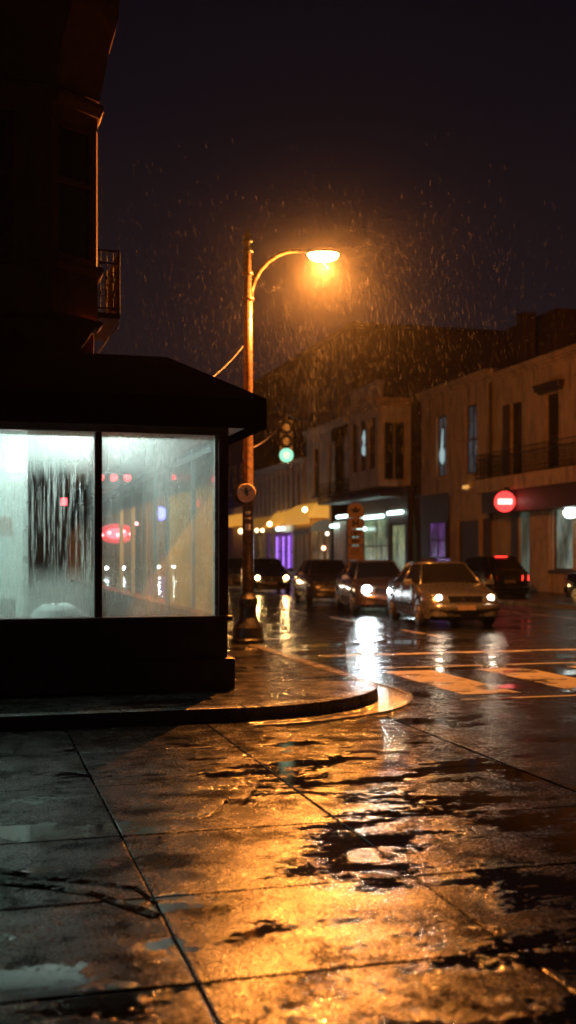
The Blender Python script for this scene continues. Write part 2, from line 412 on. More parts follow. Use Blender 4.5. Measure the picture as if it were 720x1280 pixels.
# ------------------------------------------------------------------ ground
KERB = 0.13
def struct(o): o['kind'] = 'structure'; return o
g = MB()
g.add([(-700, -300, -0.06), (900, -300, -0.06), (900, 1200, -0.06), (-700, 1200, -0.06)], [(0, 1, 2, 3)])
struct(g.build('ground', M['asphalt']))
# asphalt carriageway, flush with the slabs
a = MB()
a.box(3.912, 90, -30, 10.40, -0.055, 0.0)
a.box(-60, 90, 10.401, 330, -0.055, 0.0)
struct(a.build('road', M['asphalt']))
# concrete slabs
sx = [-9.6, -8.3, -7.0, -5.7, -4.4, -3.1, -1.8, -0.5, 0.80, 2.10, 3.90]
sy = [-3.2, -2.0, -0.8, 0.4, 1.7, 2.95, 4.12, 5.20, 6.38, 7.80, 9.15, 10.40]
s = MB()
for i in range(len(sx) - 1):
    for j in range(len(sy) - 1):
        gx, gy = 0.004, 0.0035
        x0, x1, y0, y1 = sx[i] + gx, sx[i+1] - gx, sy[j] + gy, sy[j+1] - gy
        t = [random.uniform(-0.003, 0.0015) for _ in range(4)]
        s.hexa([(x0, y0, -0.05), (x1, y0, -0.05), (x1, y1, -0.05), (x0, y1, -0.05)],
               [(x0, y0, t[0]), (x1, y0, t[1]), (x1, y1, t[2]), (x0, y1, t[3])])
struct(s.build('concrete_road', M['concrete'], bevel=0.010))
struct(MB().box(-60, -9.61, -30, 10.40, -0.055, -0.002).build('side_road', M['asphalt']))

# corner pavement: outline with a rounded corner
ARC_C, ARC_R = (2.5, 12.45), 1.95
def arc_pts(r, n=20, a0=-90, a1=0):
    return [(ARC_C[0] + r * math.cos(R(a0 + (a1 - a0) * k / n)), ARC_C[1] + r * math.sin(R(a0 + (a1 - a0) * k / n))) for k in range(n + 1)]
def strip(mb, outer, inner, z0, z1):
    for k in range(len(outer) - 1):
        a0, a1, b1, b0 = outer[k], outer[k+1], inner[k+1], inner[k]
        mb.hexa([(*a0, z0), (*a1, z0), (*b1, z0), (*b0, z0)], [(*a0, z1), (*a1, z1), (*b1, z1), (*b0, z1)])
rI = ARC_R - 0.16
inner = [(-60, 10.5 + 0.16)] + arc_pts(rI) + [(4.29, 320)]
outer = [(-60, 10.5)] + arc_pts(ARC_R) + [(4.45, 320)]
p = MB()
pv = [(*q, KERB - 0.004) for q in inner] + [(-60, 320, KERB - 0.004)]
p.add(pv, [tuple(range(len(pv)))])
struct(p.build('pavement', M['walk']))
k = MB()
# individual kerb stones
def seglist(a, b, L):
    n = max(1, round(math.dist(a, b) / L))
    return [(a[0] + (b[0]-a[0]) * i / n, a[1] + (b[1]-a[1]) * i / n) for i in range(n + 1)]
oA = seglist((-20, 10.5), (2.5, 10.5), 1.2); iA = [(q[0], 10.66) for q in oA]
oB = arc_pts(ARC_R, 18); iB = arc_pts(rI, 18)
oC = seglist((4.45, 12.45), (4.45, 160), 1.6); iC = [(4.29, q[1]) for q in oC]
for o_, i_ in ((oA, iA), (oC, iC)):
    for q in range(len(o_) - 1):
        c = 0.004
        da = Vector((o_[q+1][0] - o_[q][0], o_[q+1][1] - o_[q][1])).normalized() * c
        strip(k, [(o_[q][0] + da.x, o_[q][1] + da.y), (o_[q+1][0] - da.x, o_[q+1][1] - da.y)],
                 [(i_[q][0] + da.x, i_[q][1] + da.y), (i_[q+1][0] - da.x, i_[q+1][1] - da.y)], -0.05, KERB)
strip(k, oB, iB, -0.05, KERB)
struct(k.build('kerb', M['kerb'], bevel=0.014))
# gutter channel round the corner: two shallow raised lips
gt = MB()
for r0, r1, zt in ((ARC_R + 0.004, ARC_R + 0.20, 0.010), (ARC_R + 0.33, ARC_R + 0.39, 0.016), (ARC_R + 0.20, ARC_R + 0.33, 0.005)):
    o1 = [(ARC_C[0] + 0.0, ARC_C[1] - r1)] + arc_pts(r1, 28) + [(ARC_C[0] + r1, 19.0)]
    i1 = [(ARC_C[0] + 0.0, ARC_C[1] - r0)] + arc_pts(r0, 28) + [(ARC_C[0] + r0, 19.0)]
    strip(gt, o1[1:], i1[1:], -0.03, zt)
struct(gt.build('gutter', M['gutter'], bevel=0.004))
# far pavement
fp = MB().box(16.76, 60, 14, 320, -0.05, KERB - 0.004)
struct(fp.build('far_pavement', M['walk']))
fk = MB()
oF = seglist((16.6, 14), (16.6, 160), 1.6)
for q in range(len(oF) - 1): fk.box(16.6, 16.76, oF[q][1] + 0.004, oF[q+1][1] - 0.004, -0.05, KERB)
struct(fk.build('far_kerb', M['kerb'], bevel=0.014))
# road paint
rp = MB()
for x0 in (5.35, 6.75, 8.15, 9.55, 10.95, 12.35, 13.75):
    for (ya, yb) in ((11.75, 14.35),):
        rp.box(x0, x0 + 0.72, ya, yb, -0.02, 0.004)
rp.box(5.15, 16.3, 14.75, 14.87, -0.02, 0.0041)
rp.box(5.15, 16.3, 11.30, 11.40, -0.02, 0.0041)
rp.box(5.2, 16.3, 16.7, 16.95, -0.02, 0.0041)
yy = 20.0
while yy < 90: rp.box(8.65, 8.77, yy, yy + 2.2, -0.02, 0.004); yy += 5.0
rp.box(14.3, 14.4, 19, 100, -0.02, 0.004)
struct(rp.build('road_markings', M['paint']))
# tar seams
tp = MB()
def ground_strip(mb, pts, w, z=0.010):
    P = [Vector(q) for q in pts]
    for i in range(len(P) - 1):
        d = (P[i+1] - P[i]).normalized(); nn = Vector((-d.y, d.x))
        w0 = w[i] / 2; w1 = w[i+1] / 2
        a, b2, c, d2 = P[i] - nn*w0, P[i] + nn*w0, P[i+1] + nn*w1, P[i+1] - nn*w1
        mb.hexa([(a.x,a.y,-.02),(b2.x,b2.y,-.02),(c.x,c.y,-.02),(d2.x,d2.y,-.02)], [(a.x,a.y,z*.3),(b2.x,b2.y,z),(c.x,c.y,z),(d2.x,d2.y,z*.3)])
def gpx(px, py):
    d = FPX * CAMH / (py - 693.0); q = at(px, d); return (q[0], q[1])
ground_strip(tp, [gpx(-60, 1080), gpx(0, 1089), gpx(60, 1099), gpx(120, 1105), gpx(170, 1112), gpx(192, 1128)], [.05, .045, .04, .035, .03, .02], 0.012)
ground_strip(tp, [gpx(-60, 1094), gpx(0, 1104), gpx(70, 1112), gpx(120, 1120), gpx(165, 1136), gpx(196, 1146)], [.05, .05, .045, .04, .05, .05], 0.014)
struct(tp.build('tar_seam', M['tar'], bevel=0.003))

# ------------------------------------------------------------------ corner shop
SX, SY = 2.665, 12.0             # its corner
SZ0, SZS, SZT = KERB, 0.93, 2.90
SXL, SYB = -7.0, 30.0
shop = thing('corner_shop', 'single storey corner shop with steamed up teal lit windows and a dark hipped awning', 'shop', (SX, SY, SZ0))
b = MB()
b.box(SXL, SX + 0.0, SY, SY + 0.22, SZ0, SZS - 0.06)
b.box(SX - 0.22, SX, SY + 0.221, SYB, SZ0, SZS - 0.06)
b.build('base_wall', M['base_wall'], shop, bevel=0.01)
b = MB()
b.box(SXL, SX + 0.07, SY - 0.07, SY - 0.001, SZ0, SZ0 + 0.34)
b.box(SX + 0.001, SX + 0.07, SY, SYB, SZ0, SZ0 + 0.34)
b.build('plinth', M['base_wall'], shop, bevel=0.015)
MB().box(SXL, SX + 0.05, SY - 0.05, SY + 0.24, SZS - 0.058, SZS).build('window_sill', M['frame'], shop, bevel=0.008)
MB().box(SX - 0.24, SX + 0.05, SY + 0.241, SYB, SZS - 0.058, SZS).build('window_sill', M['frame'], shop, bevel=0.008)
# front window posts; mullion seen at column 122
mull = at(122.5, 11.95)[0]
b = MB(); b.box(SX - 0.10, SX + 0.01, SY + 0.0, SY + 0.12, SZS + 0.001, SZT); b.build('corner_post', M['frame'], shop, bevel=0.006)
b = MB(); b.box(mull - 0.04, mull + 0.04, SY + 0.01, SY + 0.13, SZS + 0.001, SZT); b.build('mullion', M['frame'], shop, bevel=0.006)
b = MB(); b.box(mull - 1.55, mull - 1.47, SY + 0.01, SY + 0.13, SZS + 0.001, SZT); b.build('mullion', M['frame'], shop, bevel=0.006)
b = MB(); b.box(SXL, SX + 0.01, SY + 0.0, SY + 0.14, SZT + 0.001, SZT + 0.36); b.box(SX - 0.13, SX + 0.01, SY + 0.141, SYB, SZT + 0.001, SZT + 0.36)
b.build('window_head', M['frame'], shop, bevel=0.006)
MB().box(SX - 0.135, SX - 0.105, SY + 0.04, SY + 0.10, SZS + 0.002, SZT - 0.002).build('glazing_bead', M['alu'], shop)
gz0, gz1 = SZS + 0.002, SZT - 0.002
gA = fog_glass('misted glass left', 0.37, 1.0, hz(742, 12), hz(562, 12), at(30, 11.9)[0], at(118, 11.9)[0])
gB = fog_glass('misted glass right', 0.26, 0.5, hz(735, 12), hz(560, 12), at(126, 11.9)[0], at(190, 11.9)[0])
gD = fog_glass('tinted misted side glass by the corner', 0.85, 0.3, 0.6, 3.0, -5, 5, ior=1.2, tint=(.26, .42, .48))  # dark blue-green tint added to hold back the lamp's orange
gC = fog_glass('misted side glass', 0.05, 0.3, 0.6, 3.0, -5, 5, ior=1.08)
def pane(x0, x1, mat):
    MB().box(x0, x1, SY + 0.065, SY + 0.071, gz0, gz1).build('window_pane', mat, shop)
pane(mull + 0.041, SX - 0.136, gB)
pane(mull - 1.469, mull - 0.041, gA)
pane(SXL, mull - 1.551, gA)
# side glazing with pale mullions
ys = [SY + 0.13] + [at(q, dep(q, SX - .06))[1] for q in (243, 211, 195, 181, 166, 152)] + [SYB]
for i, y in enumerate(ys[1:-1]):
    MB().box(SX - 0.10, SX - 0.03, y - 0.035, y + 0.035, SZS + 0.001, SZT - 0.001).build('side_mullion', M['alu2'], shop, bevel=0.004)
MB().box(SX - 0.16, SX - 0.136, SY + 0.15, SYB, SZT - 0.16, SZT - 0.10).build('curtain_rail', M['alu2'], shop)
for i in range(len(ys) - 1):
    MB().box(SX - 0.068, SX - 0.062, ys[i] + 0.04, ys[i+1] - 0.04, gz0, gz1).build('side_pane', gD if i < 2 else gC, shop)
MB().box(SXL, SX - 0.01, SY + 0.2, SYB, SZT + 0.36, SZT + 0.42).build('ceiling', M['ceil'], shop)
MB().box(SXL, SX - 0.23, SY + 0.23, SYB, SZ0, SZ0 + 0.02).build('floor', M['shopfloor'], shop)
MB().box(SXL, SX, SYB, SYB + 0.2, SZ0, SZT + 0.3).build('back_wall', M['backwall'], shop)
MB().box(SXL - 0.2, SXL, SY, SYB + 0.2, SZ0, SZT + 0.3).build('party_wall', M['mint'], shop)
pr = at(30, 14.6)
MB().box(SXL, pr[0], pr[1], pr[1] + 0.12, SZ0 + 0.021, SZT + 0.355).build('partition_wall', M['mint'], shop, bevel=0.004)
MB().box(pr[0] - 0.02, pr[0] + 0.05, pr[1] - 0.01, pr[1] + 0.13, SZ0 + 0.021, SZT + 0.355).build('door_jamb', M['alu'], shop, bevel=0.004)
# inner dark wall behind the partition opening
q0, q1 = at(28, 19.0), at(86, 19.0)
MB().box(q0[0] - 1.5, q1[0], q0[1], q0[1] + 0.15, SZ0 + 0.021, SZT + 0.355).build('inner_wall', M['backwall'], shop)
# awning: fascia + hipped slope
FX, FY = SX + 0.335, SY - 0.42
fz0, fz1 = 3.02 - 0.08, 3.02 + 0.24
apx = at(208, 13.6)
RZ = 3.99
aw = MB()
X1, Y0_ = apx[0], 13.45
V = [(SXL - 1, FY, fz1), (FX, FY, fz1), (FX, SYB, fz1), (X1, SYB, RZ), (X1, Y0_, RZ), (SXL - 1, Y0_, RZ)]
aw.add(V, [(0, 1, 4, 5), (1, 2, 3, 4)])
aw.add([(SXL - 1, Y0_, RZ), (X1, Y0_, RZ), (X1, SYB, RZ), (SXL - 1, SYB, RZ)], [(0, 1, 2, 3)])
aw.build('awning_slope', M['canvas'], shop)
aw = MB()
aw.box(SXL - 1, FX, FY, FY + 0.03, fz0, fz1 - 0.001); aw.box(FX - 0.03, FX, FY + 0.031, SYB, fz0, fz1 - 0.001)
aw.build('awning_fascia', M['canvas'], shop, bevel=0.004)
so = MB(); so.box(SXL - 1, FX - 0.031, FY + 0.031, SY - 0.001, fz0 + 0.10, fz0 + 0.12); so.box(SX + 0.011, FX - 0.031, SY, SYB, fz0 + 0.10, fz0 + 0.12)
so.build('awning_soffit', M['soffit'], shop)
# shop lights (tubes on the ceiling)
tube_m = glow('fluorescent tube', (0.62, 1.0, 0.90), SHOP_TUBE)
tube_m2 = glow('older fluorescent tube', (0.86, 1.0, 0.95), SHOP_TUBE * 1.4)
for (x, y, lb) in ((-0.55, 12.55, 'long ceiling tube tucked behind the head of the left steamed window'), (-2.2, 12.55, 'long ceiling tube beyond the left edge of the steamed windows'),
               (1.25, 12.55, 'long ceiling tube tucked behind the head of the right steamed window')):
    t = thing('ceiling_light', lb, 'ceiling light', (x, y, SZT + 0.36), 'ceiling lights in the corner shop')
    ll = .6 if x > 0 else .75
    MB().box(x - ll, x + ll, y - 0.07, y + 0.07, SZT + 0.31, SZT + 0.358).build('housing', M['alu'], t)
    MB().box(x - ll + .02, x + ll - .02, y - 0.05, y + 0.05, SZT + 0.26, SZT + 0.309).build('tube', tube_m if x < 0 else tube_m2, t)
# square lamp on partition
q = at(20, 14.45)
t = thing('wall_lamp', 'small square pinkish wall lamp glowing on the pale wall inside the shop', 'wall lamp', (q[0], pr[1], hz(577, 14.45)))
MB().box(q[0] - .13, q[0] + .13, pr[1] - 0.03, pr[1] - 0.001, hz(590, 14.45), hz(564, 14.45)).build('backplate', M['alu'], t)
MB().box(q[0] - .11, q[0] + .11, pr[1] - 0.11, pr[1] - 0.031, hz(588, 14.45), hz(566, 14.45)).build('shade', glow('pink lamp shade', (1.0, 0.80, 0.82), 16.0), t, bevel=0.02)
q = at(3, 14.45)
o = MB().box(q[0] - .13, q[0] + .13, pr[1] - 0.03, pr[1] - 0.002, hz(669, 14.45), hz(646, 14.45)).build('wall_plaque', M['wood'], bevel=0.006)
setp(o, 'small brown wooden plaque on the pale wall inside the shop', 'plaque')
q = at(4, 13.2)
o = MB().box(q[0] - .3, q[0] + .14, q[1], q[1] + .3, SZ0 + .02, hz(749, 13.2)).build('storage_box', M['darkbox'], bevel=0.02)
setp(o, 'dark grey storage box behind the bottom left of the steamed window', 'box')
# crumpled cloth on the sill
q = at(72, 12.25)
cm = MB(); nr, ncl = 9, 16
vs = []; fs = []
for i in range(nr + 1):
    for j in range(ncl):
        a_ = 2 * math.pi * j / ncl; rr = 1 - i / nr
        w_ = 1 + random.uniform(-.13, .13)
        vs.append((q[0] + 0.30 * rr ** 0.6 * math.cos(a_) * w_, SY + 0.235 + 0.10 * rr ** .6 * math.sin(a_) * w_, SZS - 0.02 + 0.15 * (1 - rr ** 2) * (1 + random.uniform(-.2, .2))))
for i in range(nr):
    for j in range(ncl): fs.append((i*ncl + j, i*ncl + (j+1) % ncl, (i+1)*ncl + (j+1) % ncl, (i+1)*ncl + j))
cm.add(vs, fs); o = cm.build('cloth_bundle', M['cloth'], smooth=True)
# shelf under the cloth
MB().box(SXL, SX - 0.25, SY + 0.241, SY + 0.55, SZS - 0.058, SZS - 0.02).build('display_shelf', M['mint'], shop)
setp(o, 'white crumpled cloth heaped on the window shelf behind the steamed glass', 'cloth')
# red light added deep inside to give a red glow in the glass
q = at(90, 18.6)
t = thing('added_red_light', 'small red light added deep inside the shop for a red glow in the glass', 'light', (q[0] - .05, q0[1], hz(625, 18.6)))
MB().box(q[0] - .16, q[0] - .02, q0[1] - .08, q0[1] - .001, hz(631, 18.6), hz(620, 18.6)).build('housing', M['darkbox'], t)
MB().box(q[0] - .14, q[0] - .04, q0[1] - .10, q0[1] - .081, hz(630, 18.6), hz(621, 18.6)).build('lens', glow('small red glow', (1, .05, .06), 8), t)

# ------------------------------------------------------------------ tall corner house behind the shop
BX, BY = 1.37, 13.5
hou = thing('corner_house', 'tall dark house with a canted bay window rising above the corner shop', 'house', (BX, BY, 3.0))
b = MB()
b.box(-12, 1.44, 14.251, 29.5, RZ + 0.002, 11.0)
b.build('wall', M['stucco_dark'], hou, bevel=0.01)
# bay: cross-section polygon (front flat, chamfered right)
def bay_ring(z, g=0.0, shrink=0.0):
    fx = 0.88 + g - shrink * 1.0; rx = 1.45 + g - shrink; fyy = BY - g + shrink
    return [(-9.0, fyy, z), (fx, fyy, z), (rx, fyy + 0.42, z), (rx, 14.25, z), (-9.0, 14.25, z)]
def ring_loft(mb, rings, cap=True):
    n = len(rings[0]); vs = [v for r_ in rings for v in r_]; fs = []
    for i in range(len(rings) - 1):
        for k_ in range(n): fs.append((i*n + k_, i*n + (k_+1) % n, (i+1)*n + (k_+1) % n, (i+1)*n + k_))
    if cap: fs.append(tuple(range(n))[::-1]); fs.append(tuple((len(rings)-1)*n + k_ for k_ in range(n)))
    mb.add(vs, fs)
hzb = lambda py: hz(py, 13.4)
b = MB()
ring_loft(b, [bay_ring(hzb(455), 0, .40), bay_ring(hzb(436), 0, .30), bay_ring(hzb(420), 0, .14), bay_ring(hzb(405), 0, .05), bay_ring(hzb(400), 0, 0), bay_ring(hzb(338), 0.0, 0.0)])
b.build('bay_base', M['stucco_dark'], hou)
for (ya, yb, gg) in ((402, 395, .06), (338, 326, .07)):
    b = MB(); ring_loft(b, [bay_ring(hzb(ya), gg * .5), bay_ring(hzb((ya + yb) / 2), gg), bay_ring(hzb(yb), gg)]); b.build('moulding', M['stucco_trim'], hou)
zw0, zw1 = hzb(325), hzb(150)
b = MB()      # window zone, piers between openings
fx, rx = 0.88, 1.45
def pier(x0, x1, ya=BY, yb=BY + .18): b.box(x0, x1, ya, yb, zw0, zw1)
pier(-9, -2.2); pier(-1.1, -0.55); pier(0.42, fx)
b.hexa([(rx - .16, BY + .44, zw0), (rx - .02, BY + .36, zw0), (rx, BY + .42, zw0), (rx, 14.25, zw0)], [(rx - .16, BY + .44, zw1), (rx - .02, BY + .36, zw1), (rx, BY + .42, zw1), (rx, 14.25, zw1)])
b.box(fx, rx - .02, BY + .5, 14.25, zw0, zw1)
b.build('window_pier', M['stucco_dark'], hou, bevel=0.008)
for (x0, x1) in ((-2.2, -1.1), (-0.55, 0.42)):
    w = MB(); w.box(x0 + .001, x0 + .07, BY + .04, BY + .12, zw0, zw1 - .01); w.box(x1 - .07, x1 - .001, BY + .04, BY + .12, zw0, zw1 - .01)
    w.box(x0 + .071, x1 - .071, BY + .04, BY + .12, zw0, zw0 + .08); w.box(x0 + .071, x1 - .071, BY + .04, BY + .12, hzb(228), hzb(222)); w.box(x0 + .071, x1 - .071, BY + .04, BY + .12, zw1 - .09, zw1 - .01)
    wo = w.build('window', M['stucco_trim'], hou, bevel=0.005)
    MB().box(x0 + .07, x1 - .07, BY + .085, BY + .09, zw0 + .08, zw1 - .09).build('pane', M['dark_glass'], wo)
# chamfer window
w = MB()
c0, c1 = Vector((fx, BY + .005, 0)), Vector((rx - .02, BY + .36, 0))
def ch(t, off, z): p_ = c0.lerp(c1, t); nn = Vector((c1.y - c0.y, -(c1.x - c0.x), 0)).normalized(); p_ = p_ - nn * off; return (p_.x, p_.y, z)
for (ta, tb, za, zb) in ((0.0, .14, zw0, zw1), (.86, 1, zw0, zw1), (.14, .86, zw0, zw0 + .07), (.14, .86, hzb(228), hzb(222)), (.14, .86, zw1 - .08, zw1)):
    w.hexa([ch(ta, .01, za), ch(tb, .01, za), ch(tb, .08, za), ch(ta, .08, za)], [ch(ta, .01, zb), ch(tb, .01, zb), ch(tb, .08, zb), ch(ta, .08, zb)])
wo = w.build('window', M['stucco_trim'], hou)
w = MB(); w.hexa([ch(.1, .05, zw0 + .03), ch(.9, .05, zw0 + .03), ch(.9, .06, zw0 + .03), ch(.1, .06, zw0 + .03)], [ch(.1, .05, zw1), ch(.9, .05, zw1), ch(.9, .06, zw1), ch(.1, .06, zw1)]); w.build('pane', M['dark_glass'], wo)
b = MB(); ring_loft(b, [bay_ring(zw1 + .001), bay_ring(hzb(112), 0)]); b.build('bay_head', M['stucco_dark'], hou)
b = MB(); ring_loft(b, [bay_ring(hzb(133), .03), bay_ring(hzb(124), .07), bay_ring(hzb(118), .07)]); b.build('moulding', M['stucco_trim'], hou)
b = MB(); ring_loft(b, [bay_ring(hzb(112) + .001, .02), bay_ring(hzb(90), .06), bay_ring(hzb(50), .13), bay_ring(hzb(16), .22), bay_ring(hzb(0), .24), bay_ring(hzb(-40), .26)]); b.build('cornice', M['stucco_trim'], hou)
MB().box(-12.2, 1.65, 14.1, 29.8, 11.0, 11.3).build('roof', M['roof'], hou)
b = MB(); b.box(-9, rx, BY + .05, 14.3, hzb(-40), 11.0); b.build('upper_bay', M['stucco_dark'], hou)
# iron balcony on the side wall
q = at(118, 14.6)
bx0, bx1 = 1.441, at(145, 14.7)[0]
by0, by1 = 14.35, 15.9
zb0, zb1 = hz(398, 14.6), hz(322, 14.6)
b = MB(); b.box(bx0, bx1, by0, by1, zb0 - .07, zb0)
b.build('balcony_floor', M['iron_dull'], hou)
r_ = MB()
def rail(r_, p0, p1, zb0, zb1, step=.10, curl=True, rad=.008):
    p0, p1 = Vector(p0), Vector(p1); n_ = max(2, int((p1 - p0).length / step))
    for z_ in (zb0 + .06, zb0 + (zb1 - zb0) * .80, zb1): r_.tube([(p0.x, p0.y, z_), (p1.x, p1.y, z_)], rad * 1.6, 5)
    for i in range(n_ + 1):
        c = p0.lerp(p1, i / n_)
        r_.tube([(c.x, c.y, zb0), (c.x, c.y, zb1)], rad * (2.0 if i in (0, n_) else 1), 5)
        if curl and i < n_:
            m_ = p0.lerp(p1, (i + .5) / n_); d_ = (p1 - p0).normalized()
            for zc in (.32, .56):
                zc_ = zb0 + (zb1 - zb0) * zc; pts = []
                for k_ in range(9):
                    a_ = k_ / 8 * 2 * math.pi; rr = step * .42
                    pts.append((m_.x + d_.x * rr * math.cos(a_), m_.y + d_.y * rr * math.cos(a_), zc_ + rr * 1.5 * math.sin(a_)))
                r_.tube(pts, rad * .8, 4, False)
rail(r_, (bx0 + .01, by0 + .01, 0), (bx1 - .01, by0 + .01, 0), zb0, zb1, .075)
rail(r_, (bx1 - .01, by0 + .01, 0), (bx1 - .01, by1 - .01, 0), zb0, zb1, .075)
r_.build('balcony_rail', M['iron_dull'], hou)
cbl = MB(); c0_ = at(146, 14.7); c1_ = at(122, 14.4)
cbl.tube([(c0_[0], 14.6, hz(402, 14.6)), (c0_[0] - .02, 14.55, hz(412, 14.6)), ((c0_[0] + c1_[0]) / 2, 14.5, hz(424, 14.6)), (c1_[0], 14.4, hz(445, 14.5))], .010, 6)
cbl.build('drain_cable', M['wire'], hou)

# ------------------------------------------------------------------ street lamp
PD = 18.6
px_, py_, _ = at(310, PD)
lam = thing('street_lamp', 'tall old brown street lamp with a curved arm glowing orange on the wet corner', 'street lamp', (px_, py_, KERB))
zt = hz(293, PD)
b = MB()
b.lathe((px_, py_, KERB - .002), [(0.285, 0), (0.285, .06), (0.26, .09), (0.25, .26), (0.215, .32), (0.155, .42), (0.14, .60), (0.165, .65), (0.165, .74), (0.12, .80), (0.095, .84)], 16)
b.build('base', M['iron'], lam, smooth=False, bevel=0.006)
b = MB(); b.lathe((px_, py_, KERB + .83), [(0.098, 0), (0.092, 1.5), (0.098, 1.51), (0.098, 1.56), (0.090, 1.57), (0.078, 3.6), (0.070, zt - KERB - .83 - .30)], 20); b.build('pole', M['pole'], lam, smooth=True)
b = MB(); b.lathe((px_, py_, zt - .32), [(0.095, 0), (0.095, .05), (0.06, .07), (0.055, .16), (0.085, .18), (0.085, .22), (0.05, .24), (0.045, .30), (0.06, .32), (0.02, .38), (0.002, .42)], 14); b.build('finial', M['iron'], lam, smooth=True)
def L(px, py, dd=0.0): q = at(px, PD + dd); return (q[0], q[1], hz(py, PD + dd))
b = MB()
b.tube([L(313, 372), L(314, 362), L(318, 350), L(325, 338), L(335, 327), L(347, 319), L(360, 314.5), L(373, 313.5), L(388, 316)], [.045, .044, .042, .04, .038, .036, .034, .034, .034], 12)
b.tube([L(310, 372), L(310, 376)], .10, 14); b.tube([L(310, 340), L(310, 345)], .095, 14); b.tube([L(310, 344), L(320, 344)], .02, 8)
b.build('arm', M['pole'], lam, smooth=True)
hc = Vector(L(404, 319))
hx, hy = 0.26, 0.17
def ell(mb, c, prof, n=24, tilt=0.0):
    vs = []; fs = []
    for (r1, z_) in prof:
        for k_ in range(n):
            a_ = 2*math.pi*k_/n; u_ = r1 * hx * math.cos(a_); v_ = r1 * hy * math.sin(a_)
            vs.append((c[0] + u_ * CS + v_ * SN, c[1] - u_ * SN + v_ * CS, c[2] + z_))
    for i in range(len(prof) - 1):
        for k_ in range(n): a0 = i*n + k_; b0 = i*n + (k_+1) % n; fs.append((a0, b0, b0 + n, a0 + n))
    fs.append(tuple(range(n))[::-1]); fs.append(tuple((len(prof)-1)*n + k_ for k_ in range(n)))
    mb.add(vs, fs)
b = MB(); ell(b, hc, [(1.0, .02), (1.0, .035), (.9, .075), (.6, .10), (.2, .115)]); hd = b.build('lamp_head', M['pole'], lam, smooth=True)
b = MB(); ell(b, hc, [(.99, .018), (.97, -.012), (.86, -.052), (.62, -.085), (.3, -.10), (.05, -.105)])
b.build('lens', glow('sodium lamp lens', (1.0, 0.56, 0.20), 60.0), hd, smooth=True)
ld = bpy.data.lights.new('sodium lamp', 'POINT'); ld.energy = LAMP_POWER; ld.color = LAMP_COL; ld.shadow_soft_size = 0.035
lo = bpy.data.objects.new('lamp_light', ld); COL.objects.link(lo); lo.parent = lam
lo.location = Vector((hc.x, hc.y, hc.z - 0.15)) - Vector(lam.location)
sd = bpy.data.lights.new('sodium reflector', 'SPOT'); sd.energy = LAMP_DOWN; sd.color = LAMP_COL; sd.shadow_soft_size = 0.035
sd.spot_size = R(158); sd.spot_blend = 0.5
so2 = bpy.data.objects.new('lamp_beam', sd); COL.objects.link(so2); so2.parent = lam
so2.location = lo.location + Vector((0, 0, -0.01))
# drizzle volume added round the lamp to make its halo, thinning outwards
mm_ = bpy.data.materials.new('halo drizzle'); mm_.use_nodes = True
mn, ml = mm_.node_tree.nodes, mm_.node_tree.links; mn.clear()
mo = mn.new('ShaderNodeOutputMaterial'); mv = mn.new('ShaderNodeVolumePrincipled'); mc = mn.new('ShaderNodeTexCoord')
mp_ = mn.new('ShaderNodeMapping'); mp_.inputs['Location'].default_value = (-1, -1, -1); mp_.inputs['Scale'].default_value = (2, 2, 2)
mg = mn.new('ShaderNodeTexGradient'); mg.gradient_type = 'SPHERICAL'
ml.new(mc.outputs['Generated'], mp_.inputs[0]); ml.new(mp_.outputs[0], mg.inputs[0])
mpw = mn.new('ShaderNodeMath'); mpw.operation = 'POWER'; mpw.inputs[1].default_value = 3.6; ml.new(mg.outputs['Fac'], mpw.inputs[0])
mmu = mn.new('ShaderNodeMath'); mmu.operation = 'MULTIPLY'; mmu.inputs[1].default_value = 0.0075; ml.new(mpw.outputs[0], mmu.inputs[0])
ml.new(mmu.outputs[0], mv.inputs['Density']); mv.inputs['Anisotropy'].default_value = 0.3; mv.inputs['Color'].default_value = (.9, .9, .9, 1)
ml.new(mv.outputs[0], mo.inputs['Volume'])
ico = bmesh.new(); bmesh.ops.create_icosphere(ico, subdivisions=3, radius=4.2)
mme = bpy.data.meshes.new('lamp_halo'); ico.to_mesh(mme); ico.free(); mme.materials.append(mm_)
mob = bpy.data.objects.new('lamp_halo', mme); mob.location = (hc.x, hc.y, hc.z - .2); COL.objects.link(mob)
setp(mob, 'fine halo drizzle added around the lamp head for its glow', 'drizzle', kind='stuff')
# stickers
def sticker(py, w_, h_):
    q = at(310, PD - .097); z_ = hz(py, PD)
    s_ = MB()
    n_ = 6; vs = []; fs = []
    for i in range(n_ + 1):
        a_ = -math.pi/2 - TH + (i / n_ - .5) * w_ / .098
        for dz_ in (-h_/2, h_/2): vs.append((px_ + .1005 * math.cos(a_), py_ + .1005 * math.sin(a_), z_ + dz_ * (1 - .25 * abs(i / n_ - .5))))
    for i in range(n_): fs.append((2*i, 2*i+2, 2*i+3, 2*i+1))
    s_.add(vs, fs); return s_.build('sticker', M['sticker'], lam)
sticker(659, .09, .11); sticker(641, .08, .05); sticker(648, .10, .03)
